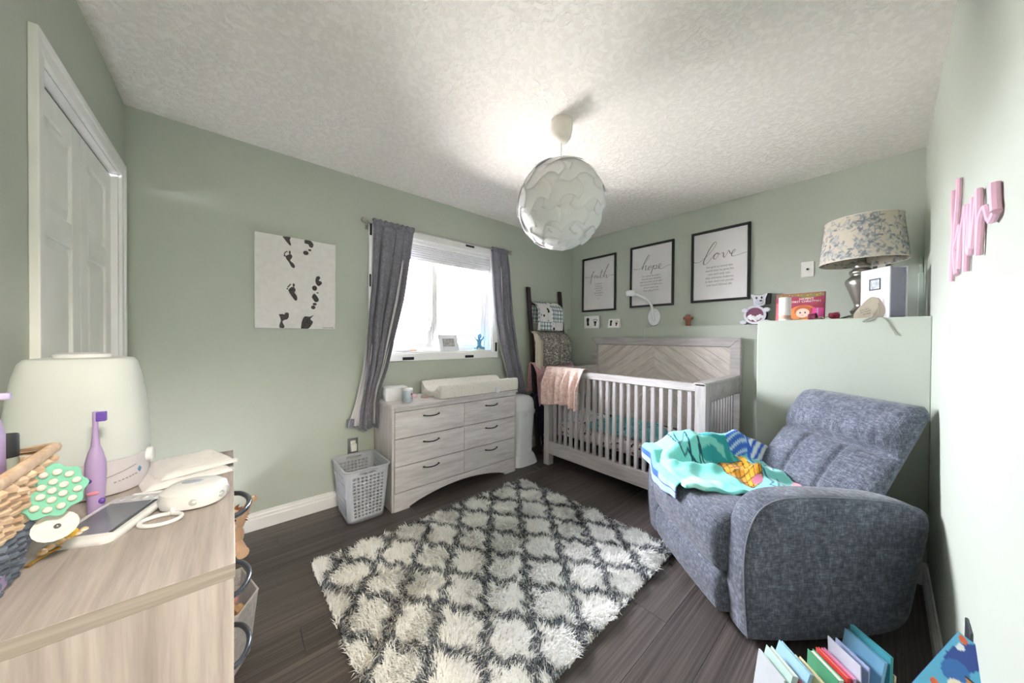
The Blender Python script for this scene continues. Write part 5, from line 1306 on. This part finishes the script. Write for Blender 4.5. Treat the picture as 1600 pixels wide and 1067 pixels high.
LAV = plain('lavender_plastic', '#b59fd0', .35, scale=8); VIO = plain('violet_plastic', '#6d4fb0', .35)
tbh = thing('kids_toothbrush', 'lavender electric toothbrush standing on the near chest', 'toothbrush', (-3.493, -1.495, TZ))
obj('handle', MB().lathe([(.011, 0), (.0125, .004), (.0125, .03), (.0145, .06), (.0158, .09), (.0150, .115), (.011, .135), (.0075, .148)], 28), LAV, tbh)
obj('neck', MB().lathe([(.0072, .148), (.0055, .165), (.0042, .19), (.0045, .225)], 20), LAV, tbh)
obj('bristles', MB().box(.001, .016, -.006, .005, .203, .224), VIO, tbh, bevel=.002, label='violet bristle head')
obj('power_button', MB().ball((-.008, -.0135, .078), .0072, .003, .006), plain('deep_violet', '#43307c', .3), tbh)
obj('mode_button', MB().ball((.0105, -.0095, .030), .0055, .004, .006), VIO, tbh)
obj('pink_print', MB().ball((-.001, -.0138, .05), .009, .0018, .0045), plain('pink_print', '#d98ba6', .5), tbh)

mn = thing('baby_monitor', 'white handheld baby monitor lying on the near chest', 'monitor', (-3.452, -1.576, TZ), (R(4), 0, R(-24)))
obj('housing', sq([(.047, .079, .001), (.052, .085, .005), (.053, .086, .014), (.050, .083, .018)], 48, .28), PAIL, mn, smooth=50)
t = NT('dark_screen'); t.rough(.12, 0, .6); nz = t.noise(t.coord(), 5, 1); rp = t.ramp([(.3, lin('#5d6170')), (.7, lin('#848897'))]); t.l(nz, rp); t.base(rp.outputs[0])
obj('screen', MB().box(-.040, .034, -.066, .05, .0175, .0188), t.m, mn, bevel=.0005)
obj('side_strip', MB().box(.035, .042, -.066, .05, .0175, .0187), plain('dark_strip', '#3a3f48', .2), mn)
for k in range(4): obj('button', MB().lathe([(.005, .017), (.005, .0195), (.003, .020)], 14, (-.03+.02*k, .066, 0)), plain('button_grey', '#c9c9cf', .4), mn)
obj('antenna', MB().tube([(-.03, .084, .01), (-.03, .098, .011), (.02, .100, .011)], .004, 10), PAIL, mn)

sn = thing('sound_machine', 'round white portable sound machine with strap on the near chest', 'sound machine', (-3.333, -1.565, TZ), R(-20))
obj('housing', sq([(.044, .04, .001), (.056, .05, .006), (.060, .053, .022), (.056, .05, .038), (.044, .039, .047), (.02, .018, .05)], 48, .85), PAIL, sn)
GB = plain('grey_button', '#b4b6ba', .5)
for k in range(4):
    a = R(-72+26*k); obj('button', MB().lathe([(.0075, 0), (.0075, .002), (.005, .003), (.0048, .0022), (.001, .0022)], 16).moved(Matrix.Translation((.0585*math.cos(a), .0515*math.sin(a), .021)) @ Matrix.Rotation(a, 4, 'Z') @ Matrix.Rotation(R(90), 4, 'Y')), GB, sn)
obj('top_button', MB().lathe([(.013, 0), (.013, .0015), (.01, .002)], 20, (-.004, .0, .0495), 1.5, .75), plain('blue_grey_button', '#a9b2c4', .4), sn)
lp = [(-.022+.032*math.cos(a), -.078+.024*math.sin(a), .005) for a in np.linspace(R(75), R(75+360), 40)]
obj('strap', MB().tube([(-.018, -.045, .016)]+[(p[0], p[1], p[2]) for p in lp]+[(-.02, -.045, .014)], .0042, 10), PAIL, sn)

rr_ = random.Random(4)
for i in range(2):
    h_ = crump(40+i, .006); w0, d0 = .175-.012*i, .20-.012*i
    def dp(u, v, i=i, h_=h_, w0=w0, d0=d0):
        e = min(1, min(u, 1-u, v, 1-v)*12)
        return ((u-.5)*w0, (v-.5)*d0, .012*i + .0015 + .0095*e**.6 + abs(h_(u*1.8, v*2.2))*.55*e + .0014*math.sin(v*70)*e*(1 if u > .3 else .3))
    lab_ = ('white disposable diaper at the bottom of the small stack beside the humidifier', 'white crinkled disposable diaper on top of the small stack beside the humidifier')[i]
    d_ = thing('diaper', lab_, 'diaper', (-3.372+.012*i, -1.310+.03*i, TZ), R(14+5*i), 'diapers stacked on the near chest')
    mm = MB().grid(dp, 34, 40); n1, n2 = 34, 40
    k0 = len(mm.v); mm.v += [(-w0/2, -d0/2, .012*i+.0008), (w0/2, -d0/2, .012*i+.0008), (w0/2, d0/2, .012*i+.0008), (-w0/2, d0/2, .012*i+.0008)]; mm.f.append((k0, k0+3, k0+2, k0+1))
    obj('padding', mm, plain('diaper_white', '#eeecee', .8, bump=.3, bscale=250), d_, smooth=80, fix=False)
    obj('waist_tab', MB().box(w0/2-.03, w0/2+.004, -d0/2+.01, -d0/2+.03, .012*i+.003, .012*i+.0055), PAIL, d_)

# wicker basket with bottles and clips
bs = thing('wicker_basket', 'tan and slate woven basket at the left edge of the near chest', 'basket', (-3.59, -1.79, TZ))
TAN = plain('tan_wicker', '#c2a184', .7, col2='#e0c9b0', scale=40, bump=.4, bscale=200); SLA = plain('slate_wicker', '#4f5868', .7, col2='#7c879a', scale=40, bump=.4, bscale=200)
def brect(z_, s=0):
    k = z_/.195; return -.058-.022*k-s, .052+.038*k+s, -.082-.014*k-s, .092+.012*k+s
for r_ in range(12):
    z_ = .010+.0155*r_; x0, x1, y0, y1 = brect(z_); pts = []; N = 14
    for (a, b) in (((x0, y0), (x1, y0)), ((x1, y0), (x1, y1)), ((x1, y1), (x0, y1)), ((x0, y1), (x0, y0))):
        for k in range(N):
            s = k/N; w_ = .0045*math.sin(PI*(k+(r_ % 2))*1.0+.5*PI); nx, ny = (b[1]-a[1]), -(b[0]-a[0]); L = math.hypot(nx, ny)
            pts.append((a[0]+(b[0]-a[0])*s+nx/L*w_, a[1]+(b[1]-a[1])*s+ny/L*w_, z_+.002*math.sin(k*2.1+r_)))
    pts.append(pts[0]); obj('weave_strand', MB().tube(pts, .0086, 7, cap=False, flat=.8), SLA if r_ < 6 else TAN, bs)
x0, x1, y0, y1 = brect(.195); 
obj('rim_braid', MB().tube([(x0, y0, .195), (x1, y0, .195), (x1, y1, .197), (x0, y1, .195), (x0, y0, .195)], .0095, 8), TAN, bs)
x0, x1, y0, y1 = brect(.0); obj('bottom', MB().box(x0, x1, y0, y1, .001, .006), TAN, bs)
for k in range(5):
    obj('stake', MB().tube([(.052+.001, -.07+.036*k, .004), (.052+.040, -.075+.039*k, .196)], .005, 6), TAN, bs)
b1 = thing('lotion_bottle', 'tall lavender lotion bottle standing in the wicker basket', 'bottle', (-3.548, -1.768, TZ+.007))
obj('body', sq([(.020, .016, 0), (.023, .019, .006), (.023, .019, .235), (.018, .013, .265)], 36, .5), LAV, b1)
obj('label_panel', MB().box(-.014, .014, -.0205, -.019, .10, .21), plain('pale_lilac', '#cbbfe0', .5), b1)
obj('pump', MB().lathe([(.011, .265), (.011, .278), (.004, .279), (.004, .292)], 16).box(-.006, .03, -.006, .006, .288, .298), plain('pale_lilac_cap', '#c4b8e4', .4), b1, bevel=.002)
b2 = thing('lilac_tube', 'pale lilac squeeze tube behind the lavender bottle in the basket', 'tube', (-3.59, -1.722, TZ+.007))
obj('tube', sq([(.014, .014, 0), (.016, .015, .02), (.018, .012, .12), (.02, .003, .235)], 28, .8), plain('pale_lilac_tube', '#d3caea', .4), b2)
obj('cap', MB().lathe([(.013, 0), (.013, .018)], 20, (0, 0, .0)), VIO, b2)
b3 = thing('roll_on_bottle', 'small sage roll-on bottle with black cap in the basket', 'bottle', (-3.537, -1.718, TZ+.10), R(0))
obj('body', MB().lathe([(.011, 0), (.0115, .004), (.0115, .093), (.011, .098)], 24), plain('sage_plastic', '#a9b3a6', .4), b3)
obj('cap', MB().lathe([(.0118, .098), (.0118, .131), (.011, .134)], 24), DARK, b3, label='black cap')
TE = plain('mint_enamel', '#7cc2ac', .35); PRL = plain('pearl', '#e6ddd6', .18, scale=60)
hp = thing('pearl_hair_clip', 'mint green hair clip studded with pearls hanging on the basket', 'hair clip', (-3.487, -1.752, .982), (R(78), 0, R(28)))
pts = [(.036*(1+.07*math.cos(9*a))*math.cos(a), .040*(1+.07*math.cos(9*a))*math.sin(a)) for a in np.linspace(0, 2*PI, 60, endpoint=False)]
obj('plate', MB().prism(pts, -.003, .003, 'z'), TE, hp, bevel=.001)
for k, (n, r_) in enumerate(((1, 0), (6, .0125), (12, .0255))):
    for i in range(n):
        a = 2*PI*i/n+k*.4; obj('pearl', MB().ball((r_*math.cos(a), r_*1.1*math.sin(a), .0055), .0052, .0052, .005, 12, 8), PRL, hp)
wr = thing('rosette_hair_clip', 'white rosette hair clip hanging below the pearl clip', 'hair clip', (-3.487, -1.738, .918), (R(72), 0, R(28)))
m_ = MB()
for k in range(4): m_.lathe([(.024-.0055*k, .001+.002*k), (.0245-.0055*k, .004+.002*k), (.020-.0055*k, .005+.002*k)], 18, (0, 0, 0), 1, .9)
obj('petals', m_, plain('white_felt', '#e9e3dc', .8), wr); obj('centre', MB().ball((0, 0, .011), .004), GREYP, wr)
GLD = plain('gold_metal', '#c59b4c', .3, .9)
gc = thing('gold_barrette', 'gold and amber barrette lying at the foot of the basket', 'hair clip', (-3.500, -1.652, TZ), R(52))
obj('bar', MB().tube(catmull([(-.045, .0, .003), (-.015, .006, .006), (.02, .006, .006), (.045, 0, .003)], 5), .0042, 8, flat=.5), GLD, gc)
m_ = MB()
for k in range(6): m_.ball((-.02+.012*k, .008+.003*(k % 2), .011+.002*(k % 3)), .007, .006, .006, 10, 6)
obj('beads', m_, plain('amber_beads', '#d0a560', .3, col2='#e9dfd2', scale=120), gc)
gy = thing('yellow_hair_clip', 'small yellow flower hair clip beside the toothbrush', 'hair clip', (-3.498, -1.628, TZ+.022), (R(60), 0, R(20)))
m_ = MB()
for k in range(5): m_.ball((.006*math.cos(1.256*k), .006*math.sin(1.256*k), 0), .0052, .0052, .0035, 10, 6)
obj('petals', m_, plain('yellow_felt', '#e0b545', .7), gy); obj('clip', MB().tube([(0, -.004, -.002), (0, -.026, -.004)], .002, 6), GLD, gy)

# ------------------------------------------------------------------ floor beside the chest: plush lion and fabric bin
PL1 = plain('tan_plush', '#d9b391', .95, bump=.8, bscale=300, sheen=.3); PL2 = plain('ginger_plush', '#a8663a', .95, col2='#7e4422', scale=80, bump=1, bscale=250, sheen=.3)
ln = thing('plush_lion', 'ginger maned plush lion on the floor behind the near chest', 'plush toy', (-3.285, -.19, 0))
obj('body', MB().ball((0, 0, .085), .075, .065, .085, 20, 12), PL1, ln)
obj('head', MB().ball((.005, -.035, .195), .062, .058, .06, 20, 12), PL1, ln)
rm = random.Random(8); m_ = MB()
for k in range(150):
    a, b = rm.uniform(0, 2*PI), rm.uniform(-.5, 1.1); d = Vector((math.cos(a)*math.cos(b), .55*math.sin(b)+.25, math.sin(a)*math.cos(b))).normalized()
    if d.y < -.35: continue
    p = Vector((.005, -.02, .195))+d*.05; q = p+d*rm.uniform(.03, .05)+Vector((rm.uniform(-.012, .012), 0, -.014)); m_.tube([p, (p+q)/2+Vector((0, 0, .004)), q], [.007, .006, .001], 5)
obj('mane', m_, PL2, ln)
obj('muzzle', MB().ball((.012, -.088, .178), .028, .022, .022, 14, 8), plain('cream_plush', '#ead9c4', .95), ln)
obj('nose', MB().ball((.012, -.108, .186), .009, .006, .007), DARK, ln)
for s in (-1, 1):
    obj('eye', MB().ball((.008+s*.024, -.088, .212), .006), DARK, ln)
    obj('leg', MB().tube([(s*.04, -.03, .05), (s*.06, -.09, .03), (s*.065, -.115, .032)], [.03, .028, .03], 12), PL1, ln)
obj('arm', MB().tube([(.05, 0, .14), (.075, -.005, .215), (.10, -.008, .268), (.128, -.01, .283)], [.024, .021, .019, .017], 12), PL1, ln)
obj('arm', MB().tube([(-.05, 0, .14), (-.08, -.02, .09), (-.085, -.04, .06)], [.024, .021, .02], 12), PL1, ln)

FB = fabric('grey_bin_fabric', '#8a878a', '#a9a6a8', '#bcb9ba', 300, 10, .95, .4)
bn_ = thing('fabric_bin', 'grey fabric storage bin on the floor in front of the closet', 'storage bin', (-3.36, -1.0, 0))
rim_ = [(-3.190, -1.02), (-3.235, -.83), (-3.50, -.86), (-3.50, -1.11), (-3.25, -1.13)]; bot = [(-3.215, -1.01), (-3.25, -.86), (-3.48, -.88), (-3.48, -1.09), (-3.265, -1.10)]
HB = .24; m_ = MB(); n = len(rim_)
for i in range(n):
    a, b, c, d = bot[i], bot[(i+1) % n], rim_[(i+1) % n], rim_[i]
    k = len(m_.v); m_.v += [(*a, 0.004), (*b, 0.004), (*c, HB), (*d, HB)]; m_.f.append((k, k+1, k+2, k+3))
m_.v += [(*p, .004) for p in bot]; m_.f.append(tuple(range(len(m_.v)-n, len(m_.v))))
bo = obj('bin_wall', m_, FB, bn_, world=True, solid=.005, smooth=0)
obj('rim_tape', MB().tube([(*p, HB) for p in rim_]+[(*rim_[0], HB)], .0042, 8), plain('bin_tape', '#b9b5b3', .9), bn_, world=True)
tx = thing('bin_toy', 'pink and beige soft toy lying inside the grey fabric bin', 'plush toy', (-3.30, -1.0, .006))
obj('body', MB().ball((0, 0, .07), .06, .07, .07), plain('rose_plush', '#c99a93', .95, bump=.6, bscale=200), tx)
obj('head', MB().ball((.01, .03, .155), .042, .04, .042), plain('beige_plush', '#dcc7b2', .95), tx)
for s in (-1, 1): obj('ear', MB().ball((.01+s*.03, .03, .195), .014, .008, .018), MATS['rose_plush'], tx)
tx2 = thing('wooden_block_toy', 'tan wooden toy block leaning inside the grey fabric bin', 'toy', (-3.245, -1.03, .006), R(20))
obj('block', MB().box(-.014, .014, -.02, .02, 0, .20), wood('toy_wood', '#b98f63', '#c9a274', '#d8b78c', (20, 20, 2)), tx2, bevel=.003)
obj('slot', MB().box(-.0145, .0145, -.006, .006, .12, .17), DARK, tx2)

# ------------------------------------------------------------------ book bin in the near right corner
BC = Vector((-1.865, -2.579, 0)); BA = R(-40.9)      # bin's local x = along the row
bb = thing('book_tray', 'low white tray of picture books on the floor beside the recliner', 'book tray', tuple(BC), BA)
BW0, BW1, BD0, BD1, BH = -.225, .205, .0, .165, .022
WB = plain('white_bin_board', '#dfe0e2', .5)
for a in ((BW0-.012, BW0, BD0-.012, BD1+.012), (BW1, BW1+.012, BD0-.012, BD1+.012), (BW0, BW1, BD0-.012, BD0), (BW0, BW1, BD1, BD1+.012)):
    obj('side', MB().box(*a, 0, BH), WB, bb, bevel=.002)
obj('bottom', MB().box(BW0, BW1, BD0, BD1, 0, .012), WB, bb)
def bookm(x, th, hgt, dep, col, label, tilt=0, pages='#e8e4da', spine=None, y0=.012, name='book'):
    """x: where the book stands along the row; tilt: lean toward +x in degrees"""
    x *= .9; th *= .88; hgt *= .9; dep *= .8; y0 += .028; wx_ = BC.x+x*math.cos(BA)-y0*math.sin(BA); wy_ = BC.y+x*math.sin(BA)+y0*math.cos(BA)
    b = thing(name, label, 'book', (wx_, wy_, .013), (0, 0, BA), 'picture books in the bin')
    M_ = Matrix.Rotation(R(tilt), 4, 'Y'); mat = plain('cover_'+col, '#'+col, .35); c = .0022
    dz = th*math.sin(R(abs(tilt)))
    def P_(mb): mb.moved(Matrix.Translation((0, 0, dz*(.5 if tilt else 0))) @ M_); return mb
    obj('cover', P_(MB().box(-th/2, -th/2+c, 0, dep, 0, hgt).box(th/2-c, th/2, 0, dep, 0, hgt)), mat, b, smooth=0)
    obj('spine', P_(MB().box(-th/2+c, th/2-c, 0, c, 0, hgt)), plain('cover_'+(spine or col), '#'+(spine or col), .35), b, smooth=0)
    obj('pages', P_(MB().box(-th/2+c, th/2-c, c+.001, dep-.004, .003, hgt-.004)), plain('pages_'+pages[1:], pages, .8, scale=200), b, smooth=0)
    return b
bookm(-.222, .006, .185, .13, 'c9cfd4', 'thin pale grey picture book leaning at the recliner end of the tray', 8)
bookm(-.208, .022, .20, .13, 'b9d3cb', 'pale mint board book with leaning spine in the tray', 14, spine='cfe0da')
bookm(-.186, .009, .18, .13, 'c23a55', 'narrow crimson book beside the mint board book', 15)
bookm(-.170, .013, .212, .145, '9fc9dd', 'light blue hardcover book leaning in the tray', 18)
bookm(-.118, .022, .175, .12, 'd8cfa2', 'cream yellow paperback book in the tray', 20, '#ece8d6')
bookm(-.006, .022, .185, .13, '4f9a72', 'white and green picture book standing in the tray', 1, spine='e9ebe6')
bookm(.021, .012, .192, .13, 'd2463f', 'bright red hardcover book standing in the tray', 1, '#efe3dc')
bookm(.042, .012, .19, .13, 'd77ba5', 'thin pink and lilac picture book standing in the tray', 1, spine='bcc4de')
bookm(.060, .009, .178, .13, '8e949c', 'slim grey paperback book standing in the tray', 1)
bookm(.076, .004, .235, .13, 'c9cede', 'thin pale softcover booklet curling up from the tray', -3)
bookm(.086, .004, .228, .13, 'aab6d8', 'thin periwinkle softcover booklet beside the pale one', 2)
bookm(.104, .012, .25, .15, '7fb4d6', 'tall sky blue picture book leaning in the tray', 11, spine='8cc0d8')
bookm(.166, .010, .265, .15, '58b4c6', 'tall turquoise patterned picture book, highest in the tray', 1, spine='3f9c8c')
bookm(.180, .007, .20, .14, 'cfc7a4', 'slim tan book behind the turquoise picture book', 1)
bookm(.194, .006, .15, .12, 'b8ae96', 'short beige booklet near the wall end of the tray', 2)
bookm(.210, .008, .165, .12, '8d86a8', 'short mauve booklet nearest the right wall in the tray', -4)

mg_ = thing('softcover_book', 'glossy blue softcover book with orange stripes lying tilted by the right wall', 'book')
A_ = Vector((-1.90, -2.752, .51)); u_ = Vector((-.15, .067, -.062)).normalized(); v_ = Vector((-.13, -.012, -.075)); v_ = (v_-u_*v_.dot(u_)).normalized(); n_v = u_.cross(v_)
if n_v.z < 0: u_, v_ = v_, u_; n_v = u_.cross(v_)
mw = Matrix((u_, v_, n_v)).transposed().to_4x4(); mw.translation = A_; mg_.matrix_world = mw
UL, VL = (.20, .26)
nu, nv = 90, 90; U, V = np.meshgrid(np.linspace(0, 1, nu), np.linspace(0, 1, nv), indexing='ij')
swapped = abs(u_.y) < .2          # u_ now follows the edge along the wall
S_, T_ = (V*VL, U*UL) if swapped else (U*UL, V*VL)      # S_: along the outer edge away from the corner, T_: along the wall
C_ = lambda h: np.array(lin(h)[:3]); col = np.zeros(U.shape+(3,)); col[:] = C_('#5fb6dc')
def blob(s, t_, a, b, c, an=0):
    x = (S_-s)*math.cos(an)+(T_-t_)*math.sin(an); y_ = -(S_-s)*math.sin(an)+(T_-t_)*math.cos(an); col[(x/a)**2+(y_/b)**2 < 1] = C_(c)
blob(.05, .03, .055, .022, '#2b4a9a', -.2); blob(.10, .03, .03, .02, '#2f6fb8')
for s, t_ in ((.012, .012), (.03, .075), (.06, .11), (.16, .02)): blob(s, t_, .010, .007, '#e0673a', .6)
k = (np.abs(T_-.02-S_*.75+.03) < .018) & (S_ > .09); col[k] = C_('#d98a3a'); col[k & (np.sin(S_*420) > .4)] = C_('#2c2420')
blob(.14, .13, .035, .03, '#efe9e4'); blob(.13, .06, .02, .03, '#efe3cf'); blob(.035, .015, .010, .006, '#e9eef4')
m_ = MB(); m_.v = [(float(a), float(b), 0.0) for a, b in zip((U*UL).ravel(), (V*VL).ravel())]; m_.f = [(i*nv+j, (i+1)*nv+j, (i+1)*nv+j+1, i*nv+j+1) for i in range(nu-1) for j in range(nv-1)]
o = obj('front_cover', m_, attr_mat('softcover_print', .3, spec=.5), mg_, fix=False, smooth=0); set_cols(o, col.reshape(-1, 3))
obj('pages', MB().box(0.002, UL-.002, .002, VL-.002, -.010, -.0006), PAPER, mg_)
obj('back_cover', MB().box(0, UL, 0, VL, -.0115, -.010), plain('deep_blue_cover', '#2d4f8a', .35), mg_)
pass
nb = thing('magazine_crate', 'narrow dark crate against the right wall below the tilted softcover book', 'crate', (-2.16, -2.725, 0))
CRM = plain('dark_crate_board', '#4a4646', .7)
for a in ((-.16, -.15, -.042, .042, 0, .30), (.13, .14, -.042, .042, 0, .30), (-.15, .13, -.042, -.034, 0, .28), (-.15, .13, .034, .042, 0, .28), (-.15, .13, -.034, .034, 0, .01)): obj('panel', MB().box(*a), CRM, nb, bevel=.001)
